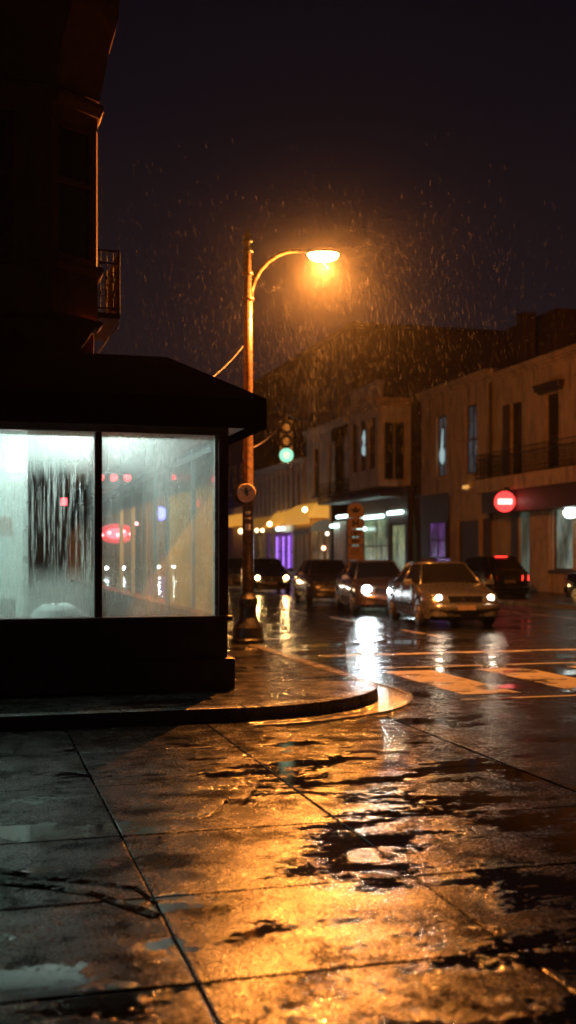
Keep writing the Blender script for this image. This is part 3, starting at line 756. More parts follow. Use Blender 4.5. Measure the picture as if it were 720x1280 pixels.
# pair of round signs strapped to the pole
q = at(308, PD - .16); z_ = hz(617, PD)
rs = thing('round_sign', 'pale round sign with a dark figure strapped to the lamp pole', 'sign', (px_, py_, z_))
mt = Matrix.Translation((q[0], q[1], z_)) @ Matrix.Rotation(-TH - R(4), 4, 'Z')
def tf(mb, mtx): mb.v = [tuple(mtx @ Vector(v)) for v in mb.v]; return mb
tf(MB().lathe((0, 0, 0), [(.150, -.012), (.155, 0), (.150, .012)], 32, 'y'), mt).build('disc', M['sign_pale'], rs)
tf(MB().lathe((0, 0, 0), [(.158, -.02), (.166, -.016), (.166, .018), (.158, .02)], 32, 'y'), mt @ Matrix.Translation((0, .021, 0))).build('rim', M['iron'], rs)
ic = MB(); ic.box(-.035, .035, -.016, -.0125, -.01, .05); ic.box(-.012, .030, -.016, -.0125, -.045, -.011)
ic.box(-.03, .02, -.016, -.0125, .051, .09)
ic.add([(-.10, -.0145, .055), (-.035, -.0145, .02), (-.035, -.0145, .035), (-.09, -.0145, .07)], [(0, 1, 2, 3)]); ic.add([(.10, -.0145, .055), (.035, -.0145, .02), (.035, -.0145, .035), (.09, -.0145, .07)], [(0, 1, 2, 3)])
tf(ic, mt).build('figure', M['sign_ink'], rs)
q2 = at(301, PD + .1)
rs2 = thing('round_sign', 'black back of a second round sign on the left side of the lamp pole', 'sign', (q2[0], q2[1], z_))
mt2 = Matrix.Translation((q2[0], q2[1], z_)) @ Matrix.Rotation(-TH - R(28), 4, 'Z')
tf(MB().lathe((0, 0, 0), [(.15, -.014), (.17, 0), (.15, .014)], 28, 'y'), mt2).build('disc', M['iron'], rs2)
tf(MB().box(-.01, .10, -.03, -.015, -.02, .02), mt2).build('bracket', M['iron'], rs2)

# ------------------------------------------------------------------ far side buildings
XF = 21.4
def wall_openings(mb, x0, x1, y0, y1, z0, z1, ops):
    """front wall slab between x0 (street face) and x1 with rectangular openings (ya,yb,za,zb)"""
    ys_ = sorted({y0, y1, *[o_[0] for o_ in ops], *[o_[1] for o_ in ops]})
    for i in range(len(ys_) - 1):
        a_, b_ = ys_[i], ys_[i+1]; mid_ = (a_ + b_) / 2
        cuts = sorted([(o_[2], o_[3]) for o_ in ops if o_[0] < mid_ < o_[1]])
        z_ = z0
        for (c0__, c1__) in cuts:
            if c0__ > z_: mb.box(x0, x1, a_, b_, z_, c0__)
            z_ = max(z_, c1__)
        if z_ < z1: mb.box(x0, x1, a_, b_, z_, z1)
def window(par, X, ya, yb, za, zb, pane_m, frame_m, sill=True, bars=1, rec=0.12, label=None, name='window', sill_m=None):
    f = MB(); t_ = .07; xa, xb = X + rec, X + rec + .08
    f.box(xa, xb, ya + .001, ya + t_, za, zb); f.box(xa, xb, yb - t_, yb - .001, za, zb)
    f.box(xa, xb, ya + t_, yb - t_, za, za + t_); f.box(xa, xb, ya + t_, yb - t_, zb - t_, zb)
    f.box(xa - .015, xb, ya + t_, yb - t_, (za + zb) / 2 - .035, (za + zb) / 2 + .035) if bars else None
    if bars == 2: f.box(xa + .004, xb - .004, (ya + yb) / 2 - .02, (ya + yb) / 2 + .02, za + t_, zb - t_)
    fo = f.build(name, frame_m, par, label=label)
    MB().box(xa + .04, xa + .045, ya + t_, yb - t_, za + t_, zb - t_).build('pane', pane_m, fo)
    if sill: MB().box(X - .10, X + rec - .001, ya - .12, yb + .12, za - .12, za - .001).build('sill', sill_m or frame_m, fo)
    return fo
def cornice(par, X, y0, y1, z, mat, steps=((.06, .12), (.14, .10), (.24, .12), (.30, .06)), xb=None):
    c = MB(); zz = z
    for (o_, h_) in steps: c.box(X - o_, (xb or X + .3), y0, y1, zz, zz + h_ - .001); zz += h_
    return c.build('cornice', mat, par, bevel=.01)
def Y(px): return fy(px, XF)
def Z(px, py): return fz(px, py, XF)

# --- ochre house with long iron balcony (right edge)
y0, y1 = 24.0, Y(617)
B = thing('balcony_house', 'ochre two storey house with a long iron balcony at the right edge', 'house', (XF, (y0 + y1) / 2, KERB))
W1 = [(Y(652), Y(638), 4.55, Z(645, 503)), (Y(698), Y(682), 4.55, Z(690, 492)), (Y(760), Y(738), 4.55, Z(690, 492)), (32, 33.5, 4.55, 7.7), (28, 29.5, 4.55, 7.7)]
G1 = [(Y(662), Y(648.5), KERB + .02, Z(655, 638)), (Y(716), Y(690), 1.0, Z(700, 634)), (Y(748), Y(720), 1.0, Z(700, 634)), (30, 33.5, .9, 3.2)]
b = MB(); wall_openings(b, XF, XF + .3, y0, y1, KERB, 9.0, W1 + G1); b.box(XF + .301, XF + 11, y0, y1, KERB, 8.98)
b.build('wall', M['stucco_b'], B)
cornice(B, XF, y0, y1, 8.9, M['trim'])
MB().box(XF + .0, XF + 11, y0, y1, 9.31, 9.5).build('roof', M['roof'], B)
for i, (a_, b_, c_, d_) in enumerate(W1):
    wo = window(B, XF, a_, b_, c_, d_, M['dark_glass'], M['trim_dark'], sill=False, bars=2)
    if i in (1, 2):
        h = MB(); h.box(XF - .28, XF - .001, a_ - .45, b_ + .45, d_ + .16, d_ + .34); h.box(XF - .18, XF - .001, a_ - .35, b_ + .35, d_ + .05, d_ + .159); h.box(XF - .34, XF - .001, a_ - .5, b_ + .5, d_ + .341, d_ + .40)
        h.build('window_hood', M['trim_dark'], wo)
    if i == 0:
        s_ = MB(); s_.box(XF - .05, XF - .001, b_ + .02, b_ + .62, c_, d_); s_.build('shutter', M['shutter'], wo)
for i, (a_, b_, c_, d_) in enumerate(G1):
    if i == 0:
        fo = MB().box(XF + .10, XF + .14, a_, b_, c_, d_).build('door', M['shop_mint'], B, label='pale green lit doorway')
    else:
        window(B, XF, a_, b_, c_, d_, M['shop_white'], M['trim_dark'], sill=True, bars=0, name='shop_window')
MB().box(XF - .06, XF - .001, Y(688.0), Y(664.5), KERB, 3.5).build('pilaster', M['trim'], B, bevel=.01)
MB().box(XF - .05, XF - .001, Y(647.5), Y(640), KERB, 3.5).build('pilaster', M['trim_dark'], B, bevel=.01)
zb = Z(660, 612)
b = MB(); b.box(XF - 1.15, XF - .001, y0, Y(625), zb - .05, zb + .52); b.build('balcony_fascia', M['trim'], B, bevel=.02)
r_ = MB(); rail(r_, (XF - 1.1, Y(660) - 14, 0), (XF - 1.1, Y(625), 0), zb + .52, zb + 1.55, .17, True, .012); rail(r_, (XF - 1.1, Y(625), 0), (XF, Y(625), 0), zb + .52, zb + 1.55, .17, True, .012)
r_.build('balcony_rail', M['iron'], B)
b = MB(); b.box(XF - 1.0, XF - .001, y0, Y(630), 3.30, zb - .051); b.build('balcony_soffit', M['trim_dark'], B)
ch_ = MB(); ch_.box(XF + 3, XF + 3.6, Y(640), Y(640) + .5, 9.5, 11.0); ch_.build('chimney', M['brick_dk'], B)

# --- tan house with two tall windows
y0, y1 = Y(613.5), Y(527)
B = thing('tan_house', 'tan two storey house with two tall narrow windows above a shuttered shop', 'house', (XF, (y0 + y1) / 2, KERB))
W2 = [(Y(596), Y(581), Z(588, 592), Z(588, 506)), (Y(557.5), Y(545), Z(551, 596), Z(551, 520))]
G2 = [(Y(598), Y(571), KERB + .02, Z(585, 648)), (Y(622) + .6, Y(600), KERB + .02, Z(610, 645)), (Y(562), Y(540), .5, Z(550, 650))]
G2[1] = (y0 + .15, Y(600), KERB + .02, Z(606, 645))
b = MB(); wall_openings(b, XF, XF + .3, y0, y1, KERB, 9.25, W2 + G2); b.box(XF + .301, XF + 11, y0, y1, KERB, 9.23)
b.build('wall', M['stucco_a'], B)
cornice(B, XF, y0, y1 + .2, 9.2, M['trim'])
MB().box(XF, XF + 11, y0, y1, 9.61, 9.75).build('roof', M['roof'], B)
for (a_, b_, c_, d_) in W2:
    wo = window(B, XF, a_, b_, c_, d_, M['curtain_blue'], M['trim_dark'], True, 2, sill_m=M['trim'])
q = W2[1]; cur_glow = glow('glowing curtain sliver', (.42, .62, .65), 0.7)  # curtain slivers given their own glow, no lamp behind them
MB().lathe((XF + .14, (q[0] + q[1]) / 2 + .1, q[2] + 1.1), [(.02, -.5), (.14, -.35), (.17, 0), (.10, .3), (.06, .8), (.03, 1.2)], 12).build('lit_curtain', cur_glow, B)
q = W2[0]
MB().lathe((XF + .14, q[0] + .15, q[2] + 1.15), [(.02, -.2), (.08, 0), (.02, .25)], 12).build('lit_curtain', cur_glow, B)
for (a_, b_, c_, d_) in G2[:2]:
    f = MB(); z_ = c_
    while z_ < d_ - .08: f.box(XF + .10, XF + .135, a_ + .08, b_ - .08, z_, z_ + .075); z_ += .085
    sh = f.build('roller_shutter', M['shutter'], B)
    f = MB(); f.box(XF + .06, XF + .2, a_, a_ + .08, c_, d_); f.box(XF + .06, XF + .2, b_ - .08, b_, c_, d_); f.box(XF + .06, XF + .2, a_ + .081, b_ - .081, d_ - .1, d_); f.build('shutter_frame', M['trim'], sh)
a_, b_, c_, d_ = G2[2]
window(B, XF, a_, b_, c_, d_, M['shop_purple'], M['trim_dark'], True, 0, name='shop_window', label='dim purple lit shop window')
b = MB(); b.box(XF - .06, XF - .001, Y(562.5), Y(527), Z(545, 698) , Z(545, 618)); b.build('shopfront_panel', M['trim_dark'], B)
window(B, XF - .25, Y(561), Y(540), Z(550, 698), Z(550, 652), M['shop_purple'], M['trim_dark'], False, 2, .1, name='shop_window', label='narrow purple glowing window')
b = MB(); b.box(XF - .10, XF - .001, y0, Y(563), Z(600, 615), Z(600, 609)); b.build('string_course', M['trim'], B, bevel=.01)
b = MB(); b.tube([(XF - .08, Y(615), KERB), (XF - .08, Y(615), 9.0)], .06, 8); b.build('drainpipe', M['trim_dark'], B)
MB().box(XF - .20, XF - .08, Y(588), Y(583), Z(585, 611), Z(585, 607)).build('wall_light', glow('dim amber wall light', (1, .5, .12), 0.8), B)

# --- dark brick gap house
y0, y1 = Y(526.8), fy(503, 20.2) - .4
B = thing('brick_house', 'dark sooty brick house front between the tan house and the glazed bay', 'house', (XF + .3, (y0 + y1) / 2, KERB))
b = MB(); wall_openings(b, XF + .3, XF + .6, y0, y1, KERB, 8.9, [(Y(521), Y(512), KERB + .02, 2.8), (Y(520), Y(512), 4.6, 7.2)]); b.box(XF + .601, XF + 11, y0, y1, KERB, 8.88)
b.build('wall', M['brick_dk'], B)
window(B, XF + .3, Y(520), Y(512), 4.6, 7.2, M['dark_glass'], M['trim_dark'], True, 2)
MB().box(XF + .40, XF + .45, Y(521), Y(512), KERB + .02, 2.8).build('door', M['trim_dark'], B)
MB().box(XF + .1, XF + .29, y0, y1, 8.9, 9.1).build('cornice', M['brick_dk'], B)

# --- glazed bay house (projects over the pavement)
XB = 20.2
ya, yb_ = fy(502, XB) , fy(437, XB)
ya = fy(473, XB)
yE = ya
B = thing('bay_house', 'grey house with a glazed upper bay jutting over green lit shop windows', 'house', (XF, (ya + yb_) / 2, KERB))
Zb = lambda px, py: fz(px, py, XB)
zf, zt_ = Zb(472, 606), Zb(472, 508)
W3 = [(fy(469, XB), fy(461, XB), zf + .9, zt_ - .5), (fy(457, XB), fy(450, XB), zf + .9, zt_ - .5), (fy(446, XB), fy(440, XB), zf + .9, zt_ - .5)]
b = MB(); wall_openings(b, XB, XB + .2, ya, yb_, zf, zt_, W3)
# side face towards the viewer with its own opening
xs_ = XB; xe_ = XF + 0.6
so_ = (xs_ + .28, xe_ - .28, zf + .22, zt_ - .75)
b.box(xs_ + .201, so_[0], ya, ya + .2, zf, zt_); b.box(so_[1], xe_, ya, ya + .2, zf, zt_)
b.box(so_[0], so_[1], ya, ya + .2, zf, so_[2]); b.box(so_[0], so_[1], ya, ya + .2, so_[3], zt_)
b.build('bay_wall', M['stucco_c'], B)
MB().box(XB, xe_, ya, yb_, zf - .08, zf - .001).build('bay_floor', M['trim'], B)
f = MB(); f.box(so_[0] + .001, so_[0] + .09, ya + .05, ya + .12, so_[2], so_[3]); f.box(so_[1] - .09, so_[1] - .001, ya + .05, ya + .12, so_[2], so_[3]); f.box((so_[0] + so_[1]) / 2 - .04, (so_[0] + so_[1]) / 2 + .04, ya + .05, ya + .12, so_[2] + .09, so_[3] - .09)
f.box(so_[0] + .09, so_[1] - .09, ya + .05, ya + .12, so_[2], so_[2] + .09); f.box(so_[0] + .09, so_[1] - .09, ya + .05, ya + .12, so_[3] - .09, so_[3])
fo = f.build('side_window', M['trim'], B)
MB().box(so_[0] + .08, so_[1] - .08, ya + .09, ya + .095, so_[2] + .08, so_[3] - .08).build('pane', M['dark_glass'], fo)
for i, w_ in enumerate(W3):
    wo = window(B, XB, *w_, M['dark_glass'], M['trim_dark'], False, 2, .06)
    if i == 1: MB().lathe((XB + .08, (w_[0] + w_[1]) / 2, w_[2] + 1.2), [(.02, -.4), (.12, -.3), (.14, 0), (.05, .3), (.12, .6), (.02, 1.0)], 10).build('lit_curtain', cur_glow, wo)
c = MB()
for (o_, za_, zb__) in ((.10, 0, .18), (.22, .181, .34), (.32, .341, .45)):
    c.box(XB - o_, xe_ + .1, ya - o_, yb_, zt_ + za_, zt_ + zb__)
c.build('cornice', M['trim'], B, bevel=.01)
b = MB(); b.box(XB + .1, XB + .35, ya + .2, yb_, zt_ + .451, zt_ + 1.25); b.box(XB + .05, XB + .40, ya + .15, yb_, zt_ + 1.251, zt_ + 1.40); b.build('parapet', M['stucco_c'], B, bevel=.01)
# body and shopfront behind/below
G3 = [(Y(506), Y(487), KERB + .3, Z(495, 655)), (Y(484), Y(452), KERB + .4, Z(468, 648)), (Y(448), Y(437), KERB + .4, Z(442, 652)), (Y(433), Y(417), KERB + .4, Z(425, 652))]
yS0, yS1 = fy(506, XF) - .4, Y(414)
b = MB(); wall_openings(b, XF, XF + .3, yS0, yS1, KERB, zf - .09, G3); b.box(XF + .301 + 1.0, XF + 11, yS0, yS1, KERB, zf - .09)
b.build('shopfront', M['trim_dark'], B)
b = MB(); b.box(XF + .61, XF + 11, yS0, yb_, zf, zt_ + .4); b.build('wall', M['brick_dk'], B)
for i, g_ in enumerate(G3):
    window(B, XF, *g_, (M['shop_green'], M['shop_green'], M['shop_teal'], M['shop_teal'])[i], M['trim_dark'], False, 2 if i in (1, 3) else 0, name='shop_window')
tl = glow('cool shop tube', (.70, 1.0, .92), 5.0)
for (pa, pb, py) in ((505, 488, 640), (481, 455, 645), (437, 424, 645), (424, 416, 657), (459, 450, 661)):
    o = MB().tube([(XF - .12, Y(pa), Z(pa, py)), (XF - .12, Y(pb), Z(pa, py))], .10, 8).build('tube_light', tl, B)
# dark low balcony along both grey houses
yA, yB = fy(478, 20.3), fy(398, 20.3)
zr = fz(440, 622, 20.3)
b = MB(); b.box(20.25, XF - .001, ya + .01 if False else yS0 + 1.0, yB, zr - .16, zr); b.build('balcony_floor', M['trim_dark'], B)
r_ = MB(); rail(r_, (20.3, yb_ + .1, 0), (20.3, yB, 0), zr, zr + 1.1, .22, True, .016); r_.build('balcony_rail', M['iron'], B)

# --- pale grey house
y0, y1 = Y(436.5), Y(383)
B = thing('grey_house', 'pale grey two storey house with narrow windows above a yellow awning', 'house', (XF, (y0 + y1) / 2, KERB))
W4 = [(Y(399), Y(391.5), Z(395, 620), Z(395, 560)), (Y(418.5), Y(410), Z(414, 620), Z(414, 553)), (Y(435), Y(430), Z(433, 622), Z(433, 545))]
G4 = [(Y(411), Y(406), KERB, 3.0), (Y(404), Y(386), .5, 3.3)]
b = MB(); wall_openings(b, XF, XF + .3, y0 if y0 > yS1 else yS1 + .001, y1, KERB, 9.55, [w_ for w_ in W4] + G4); b.box(XF + .301, XF + 11, y0, y1, zf, 9.53)
b.box(XF - .0, XF + .3, y0, yS1, zf - .0, 9.55)
b.build('wall', M['stucco_d'], B)
cornice(B, XF, y0, y1 + .2, 9.4, M['stucco_d'])
for i, w_ in enumerate(W4[:2]): window(B, XF, *w_, M['dark_glass'], M['trim_dark'], True, 2)
window(B, XF, *G4[1], M['shop_warm'], M['trim'], True, 2, name='shop_window')
MB().box(XF + .1, XF + .15, *G4[0][:2], KERB, 3.0).build('door', M['shop_warm'], B)
MB().box(XF - .02, XF - .0005, Y(405), Y(385), 3.35, 4.0).build('shop_board', M['trim'], B)
def awning(par, ya_, yb__, zlo_, zhi_, out, mat, drop=.45, rounded=False):
    a_ = MB(); n_ = 8; pr_ = []
    for i in range(n_ + 1):
        t_ = i / n_
        if rounded: x_ = XF - out * math.sin(t_ * math.pi / 2); z__ = zlo_ + (zhi_ - zlo_) * math.cos(t_ * math.pi / 2)
        else: x_ = XF - out * t_; z__ = zhi_ + (zlo_ - zhi_) * t_
        pr_.append((x_, z__))
    pr_.append((XF - out, zlo_ - drop))
    vs = []; fs = []
    for (x_, z__) in pr_: vs += [(x_, ya_, z__), (x_, yb__, z__), (x_ + .03, yb__, z__ - .03), (x_ + .03, ya_, z__ - .03)]
    for i in range(len(pr_) - 1):
        for k_ in range(4): fs.append((4*i + k_, 4*i + (k_+1) % 4, 4*i + 4 + (k_+1) % 4, 4*i + 4 + k_))
    a_.add(vs, fs)
    for yy_ in (ya_ + .01, yb__ - .01):
        pts = [(x_ + .02, yy_, z__ - .03) for (x_, z__) in pr_[:-1]] + [(XF - .01, yy_, zlo_)]
        n0 = len(a_.v); a_.add(pts + [(p_[0], p_[1] + .012, p_[2]) for p_ in pts], [tuple(range(len(pts))), tuple(range(len(pts), 2 * len(pts)))[::-1]])
    return a_.build('awning', mat, par)
awning(B, Y(411), Y(380), Z(400, 648), Z(400, 628), 1.3, M['awn_y_glow'], .35, True)
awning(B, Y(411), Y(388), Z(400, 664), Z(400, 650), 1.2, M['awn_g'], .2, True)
lw = glow('warm bulb', (1.0, .62, .25), 14.0)
def bulb(par, px, py, off, r=.10, mat=None):
    X_ = XF - off; q_ = (X_, fy(px, X_), fz(px, py, X_))
    return MB().lathe(q_, [(.01, -r), (r * .7, -r * .7), (r, 0), (r * .7, r * .7), (.01, r)], 12).build('bulb', mat or lw, par, smooth=True)
bulb(B, 381, 637, 1.8, .16); bulb(B, 409, 667, .9, .12, glow('pale bulb', (1, .8, .6), 4.0)); bulb(B, 404.5, 685, 1.0, .13, glow('rosy bulb', (1, .45, .28), 7.0))
for pp in (379, 373.5): MB().box(XF - .06, XF - .001, Y(pp + 1.4), Y(pp - .8), KERB, 3.6).build('pilaster', M['trim'], B)

# --- house with pilasters
y0, y1 = Y(382.6), Y(318)
B = thing('pilaster_house', 'low grey house with many thin vertical pilasters above a purple lit shop', 'house', (XF, (y0 + y1) / 2, KERB))
b = MB(); b.box(XF, XF + 11, y0, y1, 3.9, 8.1)
G5 = [(Y(366), Y(342), .4, 3.2), (Y(338), Y(333), .4, 3.2), (Y(371), Y(368), .2, 3.2), (Y(330), Y(320), .4, 3.2)]
wall_openings(b, XF, XF + .3, y0, y1, KERB, 3.9, G5); b.box(XF + 1.0, XF + 11, y0, y1, KERB, 3.89)
b.build('wall', M['stucco_d'], B)
n_ = 11
for i in range(n_):
    yy_ = y0 + (y1 - y0) * (i + .5) / n_
    MB().box(XF - .16, XF - .001, yy_ - .30, yy_ + .30, 4.2, 7.7).build('pilaster', M['stucco_c'], B)
    if i < n_ - 1:
        wm = yy_ + (y1 - y0) / n_ / 2; MB().box(XF - .03, XF - .001, wm - .38, wm + .38, 4.6, 7.3).build('window', M['dark_glass'], B)
cornice(B, XF, y0, y1, 7.75, M['stucco_d'])
for g_, mm in zip(G5, (M['shop_purple'], M['shop_purple'], M['shop_warm'], M['shop_warm'])): window(B, XF, *g_, mm, M['trim_dark'], False, 2, name='shop_window')
awning(B, Y(366), Y(346), Z(354, 657), Z(354, 637), 0.9, M['awn_y_glow'], .1)
awning(B, Y(340), Y(319), Z(330, 662), Z(330, 645), 1.0, M['awn_o_glow'], .1)
bulb(B, 337, 655, 1.5, .16); bulb(B, 321, 663, 1.5, .14, glow('warm bulb b', (1, .7, .35), 7)); bulb(B, 328, 663, 1.6, .12)
o = MB().tube([(XF - .5, Y(363), Z(359, 661)), (XF - .5, Y(355), Z(359, 661))], .12, 8).build('tube_light', tl, B)
vio = glow('violet tube', (.42, .18, 1.0), 2.2)
for pp in (345, 353, 360): MB().box(XF + .05, XF + .09, Y(pp + .4), Y(pp - .4), .6, 2.9).build('neon_tube', vio, B)
# --- pale rendered house and the rest of the row
y0, y1 = Y(317.6), Y(262)
B = thing('rendered_house', 'tall dark fronted house with a pale rendered ground floor beside the lamp pole', 'house', (XF, (y0 + y1) / 2, KERB))
b = MB(); b.box(XF, XF + 11, y0, y1, KERB, 5.6); b.build('ground_floor_wall', M['stucco_e'], B)
b = MB(); b.box(XF + .1, XF + 11, y0, y1, 5.6, 13.0); b.build('wall', M['brick_dk'], B)
for k_ in range(6):
    yy_ = y0 + (y1 - y0) * (k_ + .5) / 6
    window(B, XF - .1, yy_ - .6, yy_ + .6, 6.8, 9.2, M['dark_glass'], M['trim'], True, 2, .15)
bulb(B, 301, 664, .6, .22, glow('warm bulb c', (1, .6, .3), 6)); 
awning(B, Y(305), Y(292), Z(298, 658), Z(298, 643), 1.4, M['awn_y_glow'], .1, True)
yk = y1
for i, (h_, mm, lb) in enumerate(((11.5, 'stucco_c', 'grey pink house far along the row, glimpsed through the steamed shop glass'), (14.0, 'brick', 'tall brick house far along the row, glimpsed through the steamed shop glass'), (10.0, 'stucco_d', 'pale low house at the far end of the row, glimpsed through the steamed glass'))):
    y0, y1 = yk + .01, yk + 26; yk = y1
    B = thing('terrace_house', lb, 'house', (XF, (y0 + y1) / 2, KERB))
    MB().box(XF, XF + 11, y0, y1, KERB, h_).build('wall', M[mm], B)
    cornice(B, XF, y0, y1, h_, M['stucco_d'])
    for k_ in range(8):
        yy_ = y0 + 26 * (k_ + .5) / 8
        window(B, XF - .17, yy_ - .6, yy_ + .6, 5.5, 7.9, M['dark_glass'], M['trim'], True, 2, .15)
    for k_ in range(4):
        yy_ = y0 + 26 * (k_ + .5) / 4
        window(B, XF - .17, yy_ - 2.2, yy_ + 2.2, .6, 3.2, (M['shop_warm'], M['dark_glass'], M['shop_teal'], M['shop_warm'])[(k_ + i) % 4], M['trim_dark'], False, 2, .15, name='shop_window')
# block that closes the street
B = thing('end_block', 'dark apartment block closing the far end of the street', 'building', (8, 230, 0))
MB().box(-40, 60, 228, 245, 0, 20).build('wall', M['brick'], B)
for i in range(12):
    for j in range(4):
        MB().box(-10 + i * 3.2, -8.6 + i * 3.2, 227.9, 227.99, 3 + j * 4, 5.2 + j * 4).build('window', M['shop_warm'] if (i * 7 + j * 5) % 6 == 0 else M['dark_glass'], B)

# --- big warehouse behind the row
XW = 24.0
yw0, yw1 = fy(440.5, XW), fy(300, XW)
B = thing('warehouse', 'huge dark brick warehouse looming behind the row of houses', 'warehouse', (XW, yw0, 0))
b = MB(); b.box(XW + 9, 90, yw0, yw1, 0, 16.6); b.box(XW, XW + 8.999, yw0, yw1, 8.0, 16.6); b.build('wall', M['brick'], B)
b = MB(); b.box(XW - .15, 90, yw0 - .15, yw1, 16.601, 16.95); b.build('parapet', M['brick_dk'], B)
for i in range(7):
    x_ = XW + 3 + i * 5
    MB().box(x_, x_ + .5, yw0 - .12, yw0 - .001, 8, 16.5).build('buttress', M['brick_dk'], B)
for i in range(8):
    y_ = yw0 + 3 + i * 5
    wo = MB().box(XW - .05, XW - .001, y_, y_ + 1.4, 10.5, 14).build('window', M['trim_dark'], B)
    MB().box(XW - .07, XW - .051, y_ + .12, y_ + 1.28, 10.62, 13.88).build('pane', M['dark_glass'], wo)
# chimneys on a dark house behind
dch = 62.0
B = thing('rooftop_house', 'black silhouette of a higher house with twin chimney stacks behind the ochre house', 'house', (at(700, dch)[0], at(700, dch)[1], 0))
cx0, cx1 = at(615, dch), at(800, dch)
b = MB(); zr0, zr1 = hz(418, dch), hz(398, dch)
b.box(33.0, 60, 45, 60, 0, hz(414, dch)); b.build('wall', M['brick_dk'], B)
xa = 33.0
def pxs(px, Yv):   # X on the plane Y=Yv seen in column px
    s_ = (px - 360) / FPX; return Yv * (SN + s_ * CS) / (CS - s_ * SN)
def dY(px, Yv): return Yv / (CS - (px - 360) / FPX * SN)
b = MB(); b.box(pxs(691, 45), pxs(705, 45), 45, 48, 10, hz(395, dY(698, 45))); b.box(pxs(696, 45), pxs(790, 45), 45.01, 50, 10, hz(386, dY(715, 45))); b.build('attic', M['brick_dk'], B)
for (pa, pb) in ((653, 659), (663, 669)):
    b = MB(); b.box(pxs(pa, 45), pxs(pb, 45), 45, 45.5, 8, hz(394, dY(660, 45))); b.build('chimney', M['brick_dk'], B)
b = MB(); b.box(pxs(652, 45), pxs(670, 45), 44.95, 45.55, hz(394, dY(660, 45)) + .001, hz(390.5, dY(660, 45))); b.build('chimney_cap', M['brick_dk'], B)

# ------------------------------------------------------------------ signs and signals
def disc(mb, c, r, t, n=28, axis='y', rot=0.0):
    m_ = MB().lathe((0, 0, 0), [(r * .97, -t / 2), (r, -t / 4), (r, t / 4), (r * .97, t / 2)], n, axis)
    tf(m_, Matrix.Translation(c) @ Matrix.Rotation(rot, 4, 'Z')); mb.add(m_.v, m_.f); return mb
# red round lit sign
X_ = 20.0; dd = dep(631, X_); c = (X_, fy(631, X_), hz(627, dd)); r0 = 13 * dd / FPX
rr_ = thing('red_round_sign', 'glowing red round no entry style sign hanging under the long balcony', 'sign', c)
disc(MB(), c, r0, .10, 36, 'y', -TH).build('lens', glow('red lit disc', (1.0, .045, .04), 2.6), rr_)
bm_ = MB().box(-r0 * .68, r0 * .68, -.07, -.052, -r0 * .26, r0 * .26); tf(bm_, Matrix.Translation(c) @ Matrix.Rotation(-TH, 4, 'Z')); bm_.build('bar', glow('pale lit bar', (1.0, .42, .36), 4.0), rr_, bevel=.02)
rb = MB(); rb.tube([(c[0], c[1] + .05, c[2] + r0), (c[0], c[1] + .05, c[2] + r0 + .12), (XF - .01, c[1] + .05, c[2] + r0 + .12)], .025, 8); rb.build('bracket', M['iron'], rr_)
rm = MB(); disc(rm, (c[0] + SN * .08, c[1] + CS * .08, c[2]), r0 * 1.06, .10, 36, 'y', -TH); rm.build('housing', M['iron'], rr_)
# white globe
X_ = 20.9; dd = dep(713, X_); c = (X_, fy(713, X_), hz(641, dd))
wg = thing('globe_light', 'white glowing globe light on the wall above the right hand shop window', 'wall light', c)
MB().lathe(c, [(.02, -.20), (.17, -.17), (.26, -.05), (.26, .06), (.17, .17), (.02, .20)], 20).build('globe', glow('white globe', (.85, 1.0, .93), 5.0), wg, smooth=True)
MB().tube([(c[0] + .2, c[1], c[2]), (XF - .001, c[1], c[2])], .04, 8).build('bracket', M['iron'], wg)
# sign post
X_ = 17.3; dd = dep(444.5, X_); u = dd / FPX
sx_, sy_ = X_, fy(444.5, X_)
sp_ = thing('sign_post', 'tall post carrying a stack of brown parking and arrow signs before the green shop', 'sign', (sx_, sy_, KERB))
rot = Matrix.Translation((sx_, sy_, 0)) @ Matrix.Rotation(-TH, 4, 'Z')
ft = lambda py: hz(py, dd)
tf(MB().tube([(0, .06, KERB), (0, .06, ft(632))], .04, 8), rot).build('post', M['iron'], sp_)
w_ = 10 * u
def plate(y0p, y1p, hexa=False, ww=w_):
    m_ = MB()
    if hexa:
        zc, hh = (ft(y0p) + ft(y1p)) / 2, (ft(y0p) - ft(y1p)) / 2
        P = [(-ww, -hh), (ww, -hh), (ww, hh * .35), (ww * .55, hh), (-ww * .55, hh), (-ww, hh * .35)]
        P = [(x_, z__ + zc) for x_, z__ in P]
    else: P = [(-ww, ft(y1p)), (ww, ft(y1p)), (ww, ft(y0p)), (-ww, ft(y0p))]
    n_ = len(P); m_.add([(x_, -.012, z__) for x_, z__ in P] + [(x_, .012, z__) for x_, z__ in P], [tuple(range(n_)), tuple(range(n_, 2 * n_))[::-1]] + [(i, (i+1) % n_, n_ + (i+1) % n_, n_ + i) for i in range(n_)])
    return tf(m_, rot).build('sign_plate', M['sign_face'], sp_)
def ink(par, rects):
    m_ = MB()
    for (x0_, x1_, p0_, p1_) in rects: m_.box(x0_ * u, x1_ * u, -.016, -.0125, ft(p1_), ft(p0_))
    tf(m_, rot).build('marking', M['sign_ink'], par)
ink(plate(629, 647, True), [(-6, 6, 636, 638), (-4, 4, 638.1, 641), (-1.2, 1.2, 633, 636)])
ink(plate(647.5, 661), [(-4, -1.5, 650, 658.5), (-1.4, 3.5, 653, 655.5), (1.2, 4, 650, 652.9), (2.2, 4.4, 655.6, 659)])
ink(plate(661.5, 670.5), [(-6, 6, 664, 665.2), (-6, 6, 667.5, 668.7), (-6, -4.8, 665.3, 667.4), (4.8, 6, 665.3, 667.4), (-2, 2, 665.6, 667.2)])
ink(plate(672, 681), [(-5, -2, 674, 679), (-1.5, 1, 674, 679), (1.5, 5, 675, 678)])
ink(plate(682.5, 700), [(-6, 6, 686, 686.8), (-6, 4, 689, 689.8), (-6, 5, 692, 692.8)])

